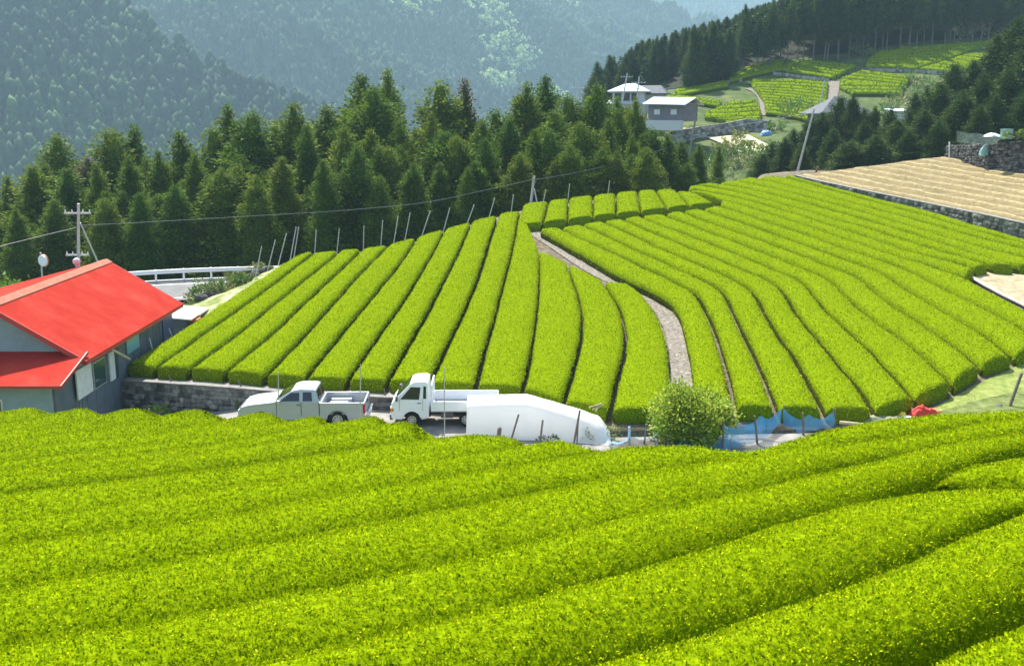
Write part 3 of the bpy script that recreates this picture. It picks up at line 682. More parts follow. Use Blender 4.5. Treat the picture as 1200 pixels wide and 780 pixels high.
# forest on the ridge beyond the hamlet, seen by its tall bare stems
edge = [(700, 72, 205, 1), (717, 64, 212, 1), (733, 76, 210, 1), (752, 72, 214, 1), (772, 66, 216, 1), (765, 80, 208, 1), (790, 68, 220, 1), (806, 58, 224, 1), (822, 48, 228, 1), (836, 42, 232, 1), (852, 32, 234, 1), (868, 24, 236, 1), (882, 16, 238, 1), (897, 10, 238, 1), (913, 4, 240, 1), (930, 0, 240, 1), (948, -6, 238, 1)]
gF = 'tall forest trees at the edge of the upper fields'
ft = [(u, v, Y, wd, 0) for u, v, Y, wd in edge]
for u in range(808, 1235, 10):                     # front rank along the field edge
    base = np.interp(u, [800, 870, 940, 1010, 1060, 1110, 1200], [103, 86, 70, 64, 54, 50, 44]); ft.append((u+random.uniform(-5, 5), base-random.uniform(52, 80), onT(u, base+5, 150, 320).y+random.uniform(0, 3), 1.05, 1))
for u in range(955, 1240, 13):                     # the rank behind
    ft.append((u+random.uniform(-6, 6), np.interp(u, [960, 1200], [-22, -48])+random.uniform(-8, 6), 246+random.uniform(0, 12), 1.2, 2))
for u in range(815, 960, 11): ft.append((u, np.interp(u, [830, 960], [52, 8])+random.uniform(0, 8), 236+random.uniform(-4, 4), .95, 1))
for u in np.arange(698, 965, 5.5):
    sk = np.interp(u, [690, 720, 770, 800, 836, 870, 900, 925, 960], [82, 68, 70, 64, 46, 26, 10, 0, -30]); ft.append((u+random.uniform(-3, 3), sk+random.uniform(5, 26), np.interp(u, [700, 800, 960], [206, 222, 244])+random.uniform(-7, 7), 1.25, 2))
ft.sort(key=lambda b: b[0])
for i, b in enumerate(ft):
    kk = ('dark tree on the skyline ridge, ', 'forest tree with bare stem behind the upper tea fields, ', 'tall dark tree inside the ridge forest, ')[b[4]]
    n_ = nth(sum(1 for q in ft if q[4] == b[4] and q[0] <= b[0]))
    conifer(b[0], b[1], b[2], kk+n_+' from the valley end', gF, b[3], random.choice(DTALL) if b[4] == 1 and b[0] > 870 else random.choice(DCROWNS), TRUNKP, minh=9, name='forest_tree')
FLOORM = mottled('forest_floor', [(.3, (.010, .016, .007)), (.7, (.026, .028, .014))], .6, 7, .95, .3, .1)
def forest_floor():
    us = np.linspace(780, 1240, 60); ev = np.interp(us, [690, 720, 800, 870, 940, 1010, 1060, 1110, 1200], [114, 113, 103, 84, 67, 61, 51, 47, 41])
    a = np.array([onT(u, v, 150, 330) for u, v in zip(us, ev)]); g_ = []
    for t in np.linspace(0, 1, 24):
        q = a.copy(); q[:, 1] += 62*t; q[:, 0] += 8*t; q[:, 2] = T(q[:, 0], q[:, 1])+.12; g_.append(q)
    return link('forest_floor', npmesh('forest_floor', np.array(g_).reshape(-1, 3), [grid_quads(24, 60)], smooth=True), FLOORM)
tag(forest_floor(), kind='structure')
def edgev(u): return np.interp(u, [690, 720, 800, 870, 940, 1010, 1060, 1110, 1200], [114, 113, 104, 89, 73, 67, 56, 52, 46])
def room(x, y, z):
    # height a tree may have here and still stay under the ridge line of the wood
    u, v, d = proj(np.stack([x, y, z], -1)); return (v-np.interp(u, [690, 720, 770, 800, 836, 870, 900, 925, 960], [78, 68, 70, 64, 46, 26, 10, 0, -60]))*d/F
def behind(x, y, z):
    u, v, d = proj(np.stack([x, y, z], -1)); return (v < edgev(u)-3) & (y > 190) & (room(x, y, z) > 5.5)
def deep_forest(n):
    C3 = []
    for s_ in range(3):
        r = np.random.default_rng(300+s_); V = []; t = []
        for h in np.r_[r.beta(1.3, 1.2, 46)*.75+.25, [.97, .99]]:
            a = r.uniform(0, 6.28); q = .16*(1-h)**.75*math.sqrt(r.uniform(.4, 1)); c = np.array([q*math.cos(a), q*math.sin(a), h-.01]); cs = .014+.03*(1-h)
            pts = c+r.normal(0, 1, (9, 3))*cs; V.append(cards(pts, np.array([math.cos(a)*.7, math.sin(a)*.7, .4])+r.normal(0, .3, (9, 3)), .05, .6, r)); t.append(np.clip(r.normal(.4, .18)+r.normal(0, .12, 9), 0, 1))
        C3.append((np.concatenate(V), np.concatenate(t)))
    x = rng.uniform(5, 190, n); y = rng.uniform(195, 400, n); z = T(x, y); u, v, d = proj(np.stack([x, y, z], -1)); ok = (u > -40) & (u < 1260) & (v > -90) & behind(x, y, z); V = []; t = []
    for X, Y, Z in zip(x[ok], y[ok], z[ok]):
        cv, ct = C3[rng.integers(0, 3)]; h = min(rng.uniform(11, 17), float(room(X, Y, Z))); a = rng.uniform(0, 6.28); w_ = max(h, 9)*rng.uniform(1.0, 1.4); ca, sa = math.cos(a)*w_, math.sin(a)*w_
        V.append(np.stack([X+cv[:, 0]*ca-cv[:, 1]*sa, Y+cv[:, 0]*sa+cv[:, 1]*ca, Z+cv[:, 2]*h], 1)); t.append(np.clip(ct+rng.normal(0, .08), 0, 1))
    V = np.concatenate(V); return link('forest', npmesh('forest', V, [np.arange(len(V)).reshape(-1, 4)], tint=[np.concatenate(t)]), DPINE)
tag(deep_forest(4600), kind='stuff')
# ---- broad-leaved shrubs
def bush(name, p, rx, ry, rz, n, size, label, cat, group=None, m=None, stem=.03, seed=1, asp=.55, tone=(.5, .2), parent=True):
    r = np.random.default_rng(seed); cl = int(np.clip(n/16, 6, 420)); V = []; t = []
    for _ in range(cl):
        d = r.normal(size=3); d /= np.linalg.norm(d); d[2] = r.uniform(-.8, 1.0); d[:2] *= math.sqrt(max(1-d[2]**2, .05))/max(np.linalg.norm(d[:2]), .01)
        q = r.uniform(.45, 1.0)**.6*(1+.25*math.sin(5*d[0]+3*d[1]+seed))
        c = np.array([d[0]*rx*q, d[1]*ry*q, rz*(.88+.85*d[2]*q)])
        k = int(n/cl); s = .22*min(rx, rz)
        pts = c+r.normal(0, 1, (k, 3))*s*.75
        nr = np.array([d[0], d[1], d[2]+.5])+r.normal(0, .3, (k, 3))
        V.append(cards(pts, nr, size, asp, r)); t.append(np.clip(r.normal(tone[0], tone[1]*.6)+r.normal(0, tone[1]*.6, k), 0, 1))
    V = np.concatenate(V); V[:, 2] = np.maximum(V[:, 2], .02); t = np.concatenate(t)
    o = empty(name, p, 0, label, cat, group)
    link('foliage', npmesh('foliage', V, [np.arange(len(V)).reshape(-1, 4)], tint=[t]), m or BROAD, o)
    mb = MB()
    for k in range(7):
        a = k*.9+seed; e = (rx*.6*math.cos(a), ry*.6*math.sin(a), rz*r.uniform(.9, 1.5)); mb.path([(0, 0, -.1), (e[0]*.35, e[1]*.35, e[2]*.5), e], stem, 5)
    mb.build('stem', BARK, o); return o
def onT(u, v, lo=60, hi=330, off=0): return Vector(onto([(u, v)], lambda x, y: T(x, y)+off, lo, hi)[0])
def yardpt(u, v, off=0): return Vector(onto([(u, v)], lambda x, y: yardz(x)+off, 20, 60)[0])
def soilpt(u, v): return Vector(onto([(u, v)], lambda x, y: S(x, y)-HS, 30, 100)[0])
bp = Vector((6.65, 36.0, float(yardz(6.65))-.1))
bush('shrub', bp, 1.32, 1.1, 1.22, 24000, .115, 'big rounded green bush at the foot of the gravel path beside the blue net', 'bush', None, YGREEN, .025, 3, tone=(.58, .34))
bush('shrub', (-15.9, 43.0, float(yardz(-15.9))), .55, .4, .42, 700, .09, 'small dark green bush against the foot of the stone wall near the house', 'bush', None, BROAD, .015, 4, tone=(.35, .15))
bush('shrub', (-11.9, 42.75, -13.0), .38, .2, .3, 350, .08, 'little tuft of leaves growing out of the stone wall before the silver truck', 'bush', None, BROAD, .01, 5)
rp = Vector((21.9, 35.9, float(soilz(21.9, 35.9))))
bush('shrub', rp+Vector((.4, .2, -.1)), .8, .7, .75, 1100, .12, 'dark leafy bush at the right edge beside the leaning pole', 'bush', None, BROAD, .02, 6, tone=(.4, .2))
lp = at(12, 330, 56); 
bush('broadleaf_tree', (lp.x-1, 57, -12.9), 3.4, 2.4, 1.75, 3800, .26, 'light green broad-leaved tree behind the red roof at the left edge', 'tree', None, BROAD, .06, 7, tone=(.62, .2))
# scrub on the bank between the road and the first row
bt = onto([(150, 432), (186, 405), (232, 376), (288, 339), (325, 316), (348, 301), (362, 297)], S, 28, 110, -HS+.02)
bt = resamp(bt, 40); bo = resamp(bt, 40).copy(); kk = np.clip((bt[:, 1]-54)/4, 0, 1); bo[:, 0] -= 1.2+4.2*kk; bo[:, 1] += .8*kk; bo[:, 2] = np.where(kk > 0, -12.35, bt[:, 2]-1.9); bt[:, 0] += .5
bks = np.stack([bt*(1-t)+bo*t+np.array([0, 0, .55*math.sin(3.14*t)*.6]) for t in np.linspace(0, 1, 16)]); bks += .10*np.stack([wob(bks*1.1), wob(bks*1.2+4), wob(bks*1.5+8)], -1)
BANKM = mottled('stony_grass_bank', [(.28, (.05, .075, .015)), (.45, (.16, .20, .05)), (.6, (.34, .31, .20)), (.8, (.5, .47, .38))], 1.3, 9, .95, .6, .1)
tag(link('bank', npmesh('bank', bks.reshape(-1, 3), [grid_quads(16, 40)], smooth=True), BANKM), kind='structure')
_bu, _bv, _ = proj(bks)
def bankpt(u, v):
    k = int(np.argmin((_bu-u)**2+(_bv-v)**2)); return Vector(bks.reshape(-1, 3)[k])
for i in range(16):
    u = random.uniform(228, 308); v = np.interp(u, [228, 308], [362, 312])+random.uniform(-9, 3); p = onT(u, v, 50, 80); s_ = random.uniform(.35, .7)
    bush('scrub_bush', p-Vector((0, 0, .15)), s_*1.3, s_, s_*.7, 260, .13, 'small tuft of scrub among the rocks on the bank by the road bend', 'bush', 'small scrub tufts on the bank', DRYLEAF if i % 3 else BROAD, .012, 200+i, tone=(.6, .25))
sb = [(232, 352, .8, 'grey green scrub bush on the bank beside the small white shed roof'), (246, 345, .9, 'dark green scrub bush halfway up the stony bank by the road'), (262, 335, .8, 'yellow green bush on the bank above the road bend'), (276, 327, .7, 'small bright bush near the top of the stony bank'), (252, 331, .6, 'olive scrub bush on the road side of the stony bank'), (285, 333, .55, 'low pale scrub beside the first tea row on the bank')]
for i, (u, v, s_, lb) in enumerate(sb):
    p = bankpt(u, v); bush('scrub_bush', p-Vector((0, 0, .2)), s_*1.25, s_, s_*.8, 500, .15, lb, 'bush', 'scrub on the bank by the road', DRYLEAF if i % 2 == 0 else BROAD, .02, 30+i, tone=(.45, .2))
# scrub of the hollow below the hamlet
hs = [(858, 172, 1.5, 0), (868, 186, 1.8, 1), (884, 180, 1.4, 0), (872, 198, 1.8, 0), (900, 190, 1.7, 1), (893, 200, 2, 0), (912, 182, 1.6, 1), (855, 190, 1.8, 1), (845, 200, 2, 1), (846, 180, 1.4, 0), (925, 185, 2, 1), (877, 173, 1.1, 0), (905, 203, 2, 1), (866, 160, 1, 0), (785, 158, 1.3, 0), (797, 162, 1.2, 0), (808, 160, 1.2, 1), (908, 153, 1.4, 1), (925, 140, 2.2, 1), (937, 132, 2, 1), (1060, 118, 2.2, 1), (1072, 98, 1.8, 1), (1082, 112, 2.2, 1), (1050, 128, 2, 0), (1040, 134, 1.6, 1), (832, 152, .8, 0)]
hs.sort(); hs = [(u+.01*i, v, s_, k) for i, (u, v, s_, k) in enumerate(hs)]
for i, (u, v, s_, k) in enumerate(hs):
    p = onT(u, v, 112, 230); bush('scrub_bush', p-Vector((0, 0, .4)), s_*1.4, s_*1.2, s_*.85, 380, .34, f'{"green" if k else "yellowish"} scrub bush below the hamlet, {nth(sum(1 for q in hs if q[3] == k and q[0] <= u))} of its colour from the shed', 'bush', 'scrub below the hamlet', BROAD if k else DRYLEAF, .03, 60+i)
# ------------------------------------------------------------------ stone walls
STONE = mottled('grey_stone', [(.25, (.05, .05, .045)), (.5, (.17, .165, .15)), (.75, (.34, .33, .30))], 2.6, 9, .95, .6, .04)
def stonevar(m):
    a = N(m, 'ShaderNodeAttribute', attribute_name='tint'); hv = N(m, 'ShaderNodeHueSaturation')
    mr = N(m, 'ShaderNodeMapRange'); L(m, a.outputs['Fac'], mr.inputs[0]); mr.inputs[3].default_value = .45; mr.inputs[4].default_value = 1.55
    b = bsdf(m).inputs['Base Color']; src = b.links[0].from_socket; L(m, src, hv.inputs['Color']); L(m, mr.outputs[0], hv.inputs['Value']); L(m, hv.outputs[0], b)
stonevar(STONE)
BLOCK = mottled('block_stone', [(.3, (.16, .155, .14)), (.7, (.36, .35, .32))], 3, 8, .95, .4, .02); stonevar(BLOCK)
_cube = np.array([[x, y, z] for x in (-1, 1) for y in (-1, 1) for z in (-1, 1)], float)
def stones(cs, sizes, axes, seed):
    """rounded blocks: centre, (along, out, up) half sizes, direction along the wall"""
    r = np.random.default_rng(seed); V = []; Q = []; t = []; o = 0
    g = np.linspace(-1, 1, 4); fq = grid_quads(4, 4)
    faces = []
    for ax in range(3):
        for sg in (-1, 1):
            a, b = np.meshgrid(g, g, indexing='ij'); p = np.zeros((16, 3)); p[:, ax] = sg; p[:, (ax+1) % 3] = a.ravel(); p[:, (ax+2) % 3] = b.ravel(); faces.append(p)
    base = np.concatenate(faces); ln = np.linalg.norm(base, axis=1)[:, None]; rnd = base/ln*1.25
    qq = np.concatenate([fq+16*k for k in range(6)])
    for c, s, ax in zip(cs, sizes, axes):
        k = s[3] if len(s) > 3 else .5
        p = base*(1-k)+rnd*k; p = p*(1+.18*k*wob(base*1.3+r.uniform(0, 50, 3)))[:, None]
        a = r.normal(0, .25*k); ca, sa = math.cos(a), math.sin(a)
        p = np.stack([p[:, 0]*ca-p[:, 2]*sa, p[:, 1], p[:, 0]*sa+p[:, 2]*ca], 1)*np.array(s[:3])
        out = np.array([ax[1], -ax[0], 0]); V.append(np.array(c)+p[:, :1]*np.array([ax[0], ax[1], 0])+p[:, 1:2]*out+p[:, 2:]*np.array([0, 0, 1]))
        Q.append(qq+o); o += 96; t.append(np.full(len(qq), r.uniform()))
    return np.concatenate(V), np.concatenate(Q), np.concatenate(t)
COPE = mottled('weathered_coping', [(.3, (.13, .125, .11)), (.5, (.20, .195, .175)), (.75, (.28, .275, .25))], 3, 9, .95, .4, .02)
DSTONE = mottled('dark_wet_stone', [(.25, (.03, .03, .03)), (.5, (.085, .085, .08)), (.75, (.20, .195, .18))], 2.6, 9, .95, .6, .04); stonevar(DSTONE)
def stone_wall(top, bot, label, size=.28, blocks=0, sm=None, capw=.3, cap=True, seed=1, cat='stone wall', capm=None):
    """top: polyline of the wall head (front edge); bot: z of its foot per point"""
    o = empty('stone_wall', top[len(top)//2], 0, label, cat); org = np.array(o.location)
    top = np.asarray(top, float); bot = np.asarray(bot, float); r = np.random.default_rng(seed)
    seg = np.linalg.norm(np.diff(top[:, :2], axis=0), axis=1); s = np.r_[0, np.cumsum(seg)]
    P = lambda q: np.array([np.interp(q, s, top[:, k]) for k in range(3)]+[np.interp(q, s, bot)])
    cs, sz, ax = [], [], []
    hmax = (top[:, 2]-bot).max()
    z = 0.0; row = 0
    while z < hmax+size:
        isb = z < blocks; h = .19 if isb else size*r.uniform(.75, 1.15); q = r.uniform(0, .3)
        while q < s[-1]:
            l = .4*r.uniform(.85, 1.1) if isb else size*r.uniform(.8, 1.7); p = P(q+l/2); d = P(min(q+l/2+.1, s[-1]))-P(max(q+l/2-.1, 0)); d = d[:2]/(np.linalg.norm(d[:2])+1e-9)
            zc = p[2]-.06-z-h/2
            if zc > p[3]-h*.4:
                cs.append([p[0]+d[1]*-.02, p[1], zc+(0 if isb else r.normal(0, .03))]); sz.append((l/2*(.97 if isb else 1.02), .09 if isb else .14*r.uniform(.7, 1.3), h/2*(.95 if isb else 1.05), .12 if isb else .62)); ax.append(d)
            q += l
        z += h; row += 1
    V, Q, t = stones(np.array(cs), sz, ax, seed)
    link('stonework', npmesh('stonework', V-org, [Q], tint=[t]), sm or STONE, o)
    bk = MB(); n = len(top)
    for i in range(n-1):
        a, b = top[i], top[i+1]; d = b-a; d = d/np.linalg.norm(d[:2]); nb = np.array([-d[1], d[0], 0])
        bk.slab([np.array([a[0], a[1], bot[i]])+nb*.06-org, np.array([b[0], b[1], bot[i+1]])+nb*.06-org, b+nb*.06-org-np.array([0, 0, .02]), a+nb*.06-org-np.array([0, 0, .02])], nb, .35)
    bk.build('backing', FGS, o)
    if cap:
        cb = MB()
        for i in range(n-1):
            a, b = top[i], top[i+1]; d = b-a; d = d/np.linalg.norm(d[:2]); nb = np.array([-d[1], d[0], 0]); f = np.array([0, 0, -.07])
            cb.slab([a-nb*.13+f-org, b-nb*.13+f-org, b+nb*capw+f-org, a+nb*capw+f-org], (0, 0, 1), .07+.004*(i % 2))
        cb.build('coping', capm or COPE, o)
    return o
xw = np.linspace(-18.9, 2.0, 24); yw = np.array([float(ywall(x)) for x in xw])-.12
topw = np.stack([xw, yw, soilz(xw, yw+.2)+.08], 1)
stone_wall(topw, yardz(xw)-.1, 'long low grey stone wall below the first tea rows behind the parked trucks', .27, .55, None, .55, True, 1)
lw = np.array([[-19.3, 48.5, -12.0], [-18.95, 45.1, topw[0, 2]]]); stone_wall(lw, [-14.2, -14.0], 'short end of rough stone wall turning the corner beside the house', .3, .4, None, .3, True, 2)
# bare stalks stuck on the wall head
def rod(name, p0, p1, r, m, label, cat, group=None, parts=None):
    p0 = Vector(p0); p1 = Vector(p1); mb = MB().tube((0, 0, 0), p1-p0, r, r*.9, 8); mb.ball(p1-p0, r*.92, 1)
    o = mb.build(name, m); o.location = p0; return tag(o, label, cat, group)
def post_px(u0, v0, u1, v1, Y, r, m, label, cat, group=None, name='post', sink=.35, lean=0):
    a = at(u0, v0, Y); b = at(u1, v1, Y+lean); a = a-(b-a).normalized()*sink
    return rod(name, a, b, r, m, label, cat, group)
for i, (u0, v0, u1, v1, Y, lb) in enumerate([(201, 446, 198, 440, 44.2, 'stub of bent pipe on the wall head below the second tea row'), (283, 453, 279, 446, 43.0, 'stub of bent pipe on the wall head between house and silver truck'), (452, 465, 450, 456, 41.2, 'short pale stake on the wall head between the two trucks'), (128, 441, 119.5, 428, 45.0, 'grey pipe leaning out over the wall corner by the house'), (137, 443, 132, 436, 44.8, 'second shorter pipe at the wall corner by the house')]):
    post_px(u0, v0, u1, v1, Y, .035, GALV if i > 2 else WOOD, lb, 'pipe', None, 'pipe_stub', .15)
# straw field above the right-hand wall
last = RR[17]; rl_ = last[(last[:, 0] > 19.5)]; o_ = np.argsort(rl_[:, 0]); rl_ = rl_[o_]
wx = np.linspace(23.6, 41.0, 22)
foot = np.stack([np.interp(wx, rl_[:, 0], rl_[:, 1]), np.interp(wx, rl_[:, 0], rl_[:, 1])], 1)
lastY = np.interp(np.linspace(932, 1240, 24), *zip(*[(u, y) for u, y in sorted(zip(proj(last)[0], last[:, 1]))]))
WT = []
for u, y in zip(np.linspace(932, 1240, 24), lastY):
    v = np.interp(u, [932, 940, 967, 1007, 1060, 1107, 1153, 1200, 1240], [205, 207, 213, 221.5, 232, 241.5, 250.5, 261, 270])
    WT.append(np.array(at(u, v, y+.35)))
WT = np.array(WT); fz = S(WT[:, 0], WT[:, 1])-HS-.2
stone_wall(WT[::1], np.minimum(fz, WT[:, 2]-.4), 'rough stone wall with pale coping holding up the straw covered field', .30, 0, None, .30, True, 5)
STRAW = mat('straw_mulch', rough=.95, spec=.2)
def straw(m):
    at_ = N(m, 'ShaderNodeAttribute', attribute_name='tint'); cm = N(m, 'ShaderNodeMix', data_type='RGBA'); L(m, at_.outputs['Fac'], cm.inputs[0]); cm.inputs[7].default_value = (.36, .30, .155, 1)
    c = coords(m, 'Object'); n1 = N(m, 'ShaderNodeTexNoise', Scale=6, Detail=8, Roughness=.7); n2 = N(m, 'ShaderNodeTexNoise', Scale=.6, Detail=4)
    mp = N(m, 'ShaderNodeMapping'); mp.inputs['Scale'].default_value = (1.3, .35, 1); mp.inputs['Rotation'].default_value = (0, 0, R_(12)); L(m, c, mp.inputs[0]); L(m, mp.outputs[0], n1.inputs['Vector']); L(m, c, n2.inputs['Vector'])
    mx = N(m, 'ShaderNodeMath', operation='MULTIPLY_ADD'); L(m, n1.outputs['Fac'], mx.inputs[0]); mx.inputs[1].default_value = .75; a2 = N(m, 'ShaderNodeMath', operation='MULTIPLY'); a2.inputs[1].default_value = .3; L(m, n2.outputs['Fac'], a2.inputs[0]); L(m, a2.outputs[0], mx.inputs[2])
    L(m, ramp(m, mx.outputs[0], [(.32, (.075, .055, .022)), (.5, (.15, .115, .050)), (.66, (.215, .17, .08))]), cm.inputs[6]); L(m, cm.outputs[2], bsdf(m).inputs['Base Color']); bump(m, n1.outputs['Fac'], .7, .06)
straw(STRAW)
# ridged sheet behind the wall: each ridge follows the wall
wl = WT-np.array([0, 0, .03]); K = 92; nb_ = []
dirw = (WT[-1]-WT[0])[:2]; dirw /= np.linalg.norm(dirw); outw = np.array([-dirw[1], dirw[0]]); 
if outw[0] < 0: outw = -outw
FV = []
for i, p in enumerate(WT):
    lim = 16.5
    for k in range(K):
        s_ = .25+lim*k/(K-1); q = p[:2]+outw*s_; ph = (s_ % 1.85)/1.85
        FV.append([q[0], q[1], p[2]-.05+.078*s_])
FV = np.array(FV).reshape(len(WT), K, 3); FV = np.array([resamp(FV[:, k], 140) for k in range(K)]).transpose(1, 0, 2); sK = .25+16.5*np.arange(K)/(K-1); FV[..., 2] += (.16*np.exp(-(((sK % 1.85)/1.85-.5)/.14)**2))[None]*np.clip(np.arange(140)/12, 0, 1)[:, None]*(1+.4*wob(FV*.9)); FV[..., 2] += .05*wob(FV*1.6)+.03*wob(FV*4)
skirt = FV[:1].copy(); skirt[..., 2] -= 3; skirt[..., :2] -= dirw*1.5; FV = np.r_[skirt, FV]; sk2 = FV[:, -1:].copy(); sk2[..., 2] -= 2.5; sk2[..., :2] += outw*.8; FV = np.concatenate([FV, sk2], 1)
tag(link('straw_field', npmesh('straw_field', FV.reshape(-1, 3), [grid_quads(*FV.shape[:2])], tint=[np.tile(np.r_[[math.exp(-(((.25+16.5*(k+.5)/(K-1)) % 1.85/1.85-.5)/.11)**2) for k in range(K-1)], 0], FV.shape[0]-1)*rng.uniform(.3, 1, (FV.shape[0]-1)*K)], smooth=True), STRAW), kind='structure')
# bare plot at the right edge
bl = onto([(1128, 322), (1134, 318), (1150, 316), (1165, 317), (1180, 317), (1215, 316), (1260, 318)], S, 30, 90, -HS+.05); br = onto([(1133, 326), (1140, 329), (1152, 336), (1165, 343), (1180, 351), (1215, 368), (1260, 392)], S, 30, 90, -HS+.05)
bv = np.stack([resamp(bl, 24)*(1-t)+resamp(br, 24)*t for t in np.linspace(0, 1, 16)]); bv[..., 2] += .06*wob(bv*2)+.04
SANDY = mottled('dry_sandy_soil', [(.3, (.20, .155, .09)), (.55, (.33, .27, .17)), (.8, (.44, .38, .27))], 2.2, 9, .95, .6, .08)
tag(link('bare_plot', npmesh('bare_plot', bv.reshape(-1, 3), [grid_quads(*bv.shape[:2])], smooth=True), SANDY), kind='structure')
ed = MB().path([Vector(p)+Vector((0, 0, .14)) for p in resamp(br[1:], 20)], .10, 6).build('plot_edging', mottled('pale_edging', [(.3, (.36, .35, .30)), (.7, (.5, .49, .44))], 3, 4, .7, .1)); tag(ed, 'pale roll of sheeting edging the bare sandy plot at the right', 'edging')
# gravel path between the two parts of the terrace
pl = onto([(607, 272), (624, 276), (645, 290), (664, 303), (690, 320), (708, 329), (737, 338), (755, 352), (770, 368), (780, 388), (785, 412), (786, 440), (785, 478)], S, 30, 90, -HS+.04); pr_ = onto([(612, 268), (632, 271), (655, 284), (688, 302), (722, 322), (745, 333), (770, 343), (790, 355), (800, 372), (806, 395), (811, 420), (814, 445), (815, 478)], S, 30, 90, -HS+.04)
GRAVEL = mottled('gravel_path', [(.25, (.05, .044, .035)), (.5, (.17, .152, .125)), (.62, (.27, .245, .205)), (.8, (.42, .395, .35))], 7, 10, .95, .7, .07)
pv_ = np.stack([resamp(pl, 60)*(1-t)+resamp(pr_, 60)*t for t in np.linspace(-.02, 1.04, 14)]); pv_[..., 2] = S(pv_[..., 0], pv_[..., 1])-HS+.05+.03*wob(pv_*4)
tag(link('path', npmesh('path', pv_.reshape(-1, 3), [grid_quads(*pv_.shape[:2])], smooth=True), GRAVEL), kind='structure')
# grassy strip at the right, above the near slope
gp = [(1092, 478), (1112, 468), (1135, 455), (1160, 443), (1190, 429), (1215, 418), (1260, 400)]; gq = [(1010, 520), (1040, 530), (1090, 535), (1130, 535), (1170, 535), (1215, 535), (1260, 535)]
ga = onto(gp, S, 25, 80, -HS+.06); gb = onto(gq, S, 20, 80, -HS+.06)
gv = np.stack([resamp(ga, 40)*(1-t)+resamp(gb, 40)*t for t in np.linspace(0, 1, 30)]); gv[..., 2] += .05*wob(gv*1.5)
tag(link('grass_bank', npmesh('grass_bank', gv.reshape(-1, 3), [grid_quads(*gv.shape[:2])], smooth=True), GRASSG), kind='structure')
GRASSL = leafmat('grass_blade', [(0, (.10, .16, .02)), (.6, (.24, .30, .06)), (1, (.42, .40, .18))], .25, .6)
gpnt = gv.reshape(-1, 3); ii = rng.integers(0, 29, 26000); jj = rng.integers(0, 39, 26000); aa, bb = rng.uniform(size=(2, 26000, 1)); q00 = gv[ii, jj]; GPn = (q00*(1-aa)+gv[ii+1, jj]*aa)*(1-bb)+gv[ii, jj+1]*bb*1.0
GPn[:, 2] = S(GPn[:, 0], GPn[:, 1])-HS-.05
lv, lq = leaves(GPn, np.tile([0, 0, 1.], (26000, 1)), .13, .16, 1, .5, 2, .01)
tag(link('grass', npmesh('grass', lv, [lq], tint=[np.clip(.4+.25*wob(lv[::4]*.7)+rng.normal(0, .2, len(lq)), 0, 1)]), GRASSL), kind='stuff')
# netted stone heap beyond the straw field
sp = [at(1109, 186, 92), at(1135, 188, 88), at(1160, 191, 85), at(1200, 197, 82), at(1235, 204, 80)]
topn = np.array([at(1109, 170, 92), at(1135, 169, 88), at(1160, 168, 85), at(1200, 164, 82), at(1235, 162, 80)])
stone_wall(topn, [p.z-.6 for p in sp], 'dark drystone wall with netting hung on it beyond the straw field', .24, 0, DSTONE, .3, False, 8)
def netmat(name, rgb, a):
    m = mat(name, rgb, .6); t = N(m, 'ShaderNodeBsdfTransparent'); mx = N(m, 'ShaderNodeMixShader'); mx.inputs[0].default_value = a
    w1 = N(m, 'ShaderNodeTexNoise', Scale=3, Detail=5); L(m, coords(m), w1.inputs['Vector']); mr = N(m, 'ShaderNodeMapRange'); mr.inputs[3].default_value = a-.3; mr.inputs[4].default_value = a+.3; L(m, w1.outputs['Fac'], mr.inputs[0]); L(m, mr.outputs[0], mx.inputs[0])
    out = m.node_tree.nodes['Material Output']; L(m, t.outputs[0], mx.inputs[1]); L(m, bsdf(m).outputs[0], mx.inputs[2]); L(m, mx.outputs[0], out.inputs['Surface']); return m
TEALNET = netmat('teal_net', (.20, .27, .25), .32); BLUENET = netmat('blue_net', (.12, .40, .70), .62); GREYNET = netmat('grey_blue_net', (.12, .20, .25), .75)
def net_sheet(name, top, bot, n, m_, sag, mt, label, cat, group=None):
    a = resamp(top, n); b = resamp(bot, n); G_ = []
    for k in range(m_):
        t = k/(m_-1); row = a*(1-t)+b*t; G_.append(row)
    G_ = np.array(G_); x = np.linspace(0, 1, n); G_[..., 2] -= sag*np.abs(np.sin(x*3.1416*(len(top)-1)))[None]*(1-np.linspace(0, 1, m_))[:, None]
    G_ = G_+.06*np.stack([wob(G_*2.1), wob(G_*2.3+5), wob(G_*2.7+9)], -1); org = G_.reshape(-1, 3).mean(0)
    o = link(name, npmesh(name, G_.reshape(-1, 3)-org, [grid_quads(m_, n)], smooth=True), mt); o.location = org; return tag(o, label, cat, group)
net_sheet('net', [at(1121, 153, 90), at(1145, 156, 87), at(1177, 159, 84)], [at(1121, 166, 90), at(1142, 170, 87), at(1160, 175, 85)], 16, 6, .1, TEALNET, 'torn pale teal net hung over the dark drystone wall', 'net')
post_px(1112.5, 186, 1112.5, 167, 91, .07, WHITEP, 'short white post at the near end of the dark drystone wall', 'post')
TEALP = mat('teal_plastic', (.20, .34, .31), .7); 
def crate(p, s, m, label, name='container'):
    o = empty(name, p, .3, label, 'container'); MB().box((0, 0, s*.5), (s, s*.8, s), bev=s*.06).build('body', m, o); MB().box((0, 0, s*1.02), (s*1.06, s*.86, s*.08), bev=s*.02).build('lid', m, o); return o
crate(at(1179, 163, 83.5), .75, TEALP, 'green plastic tub standing on top of the dark drystone wall')
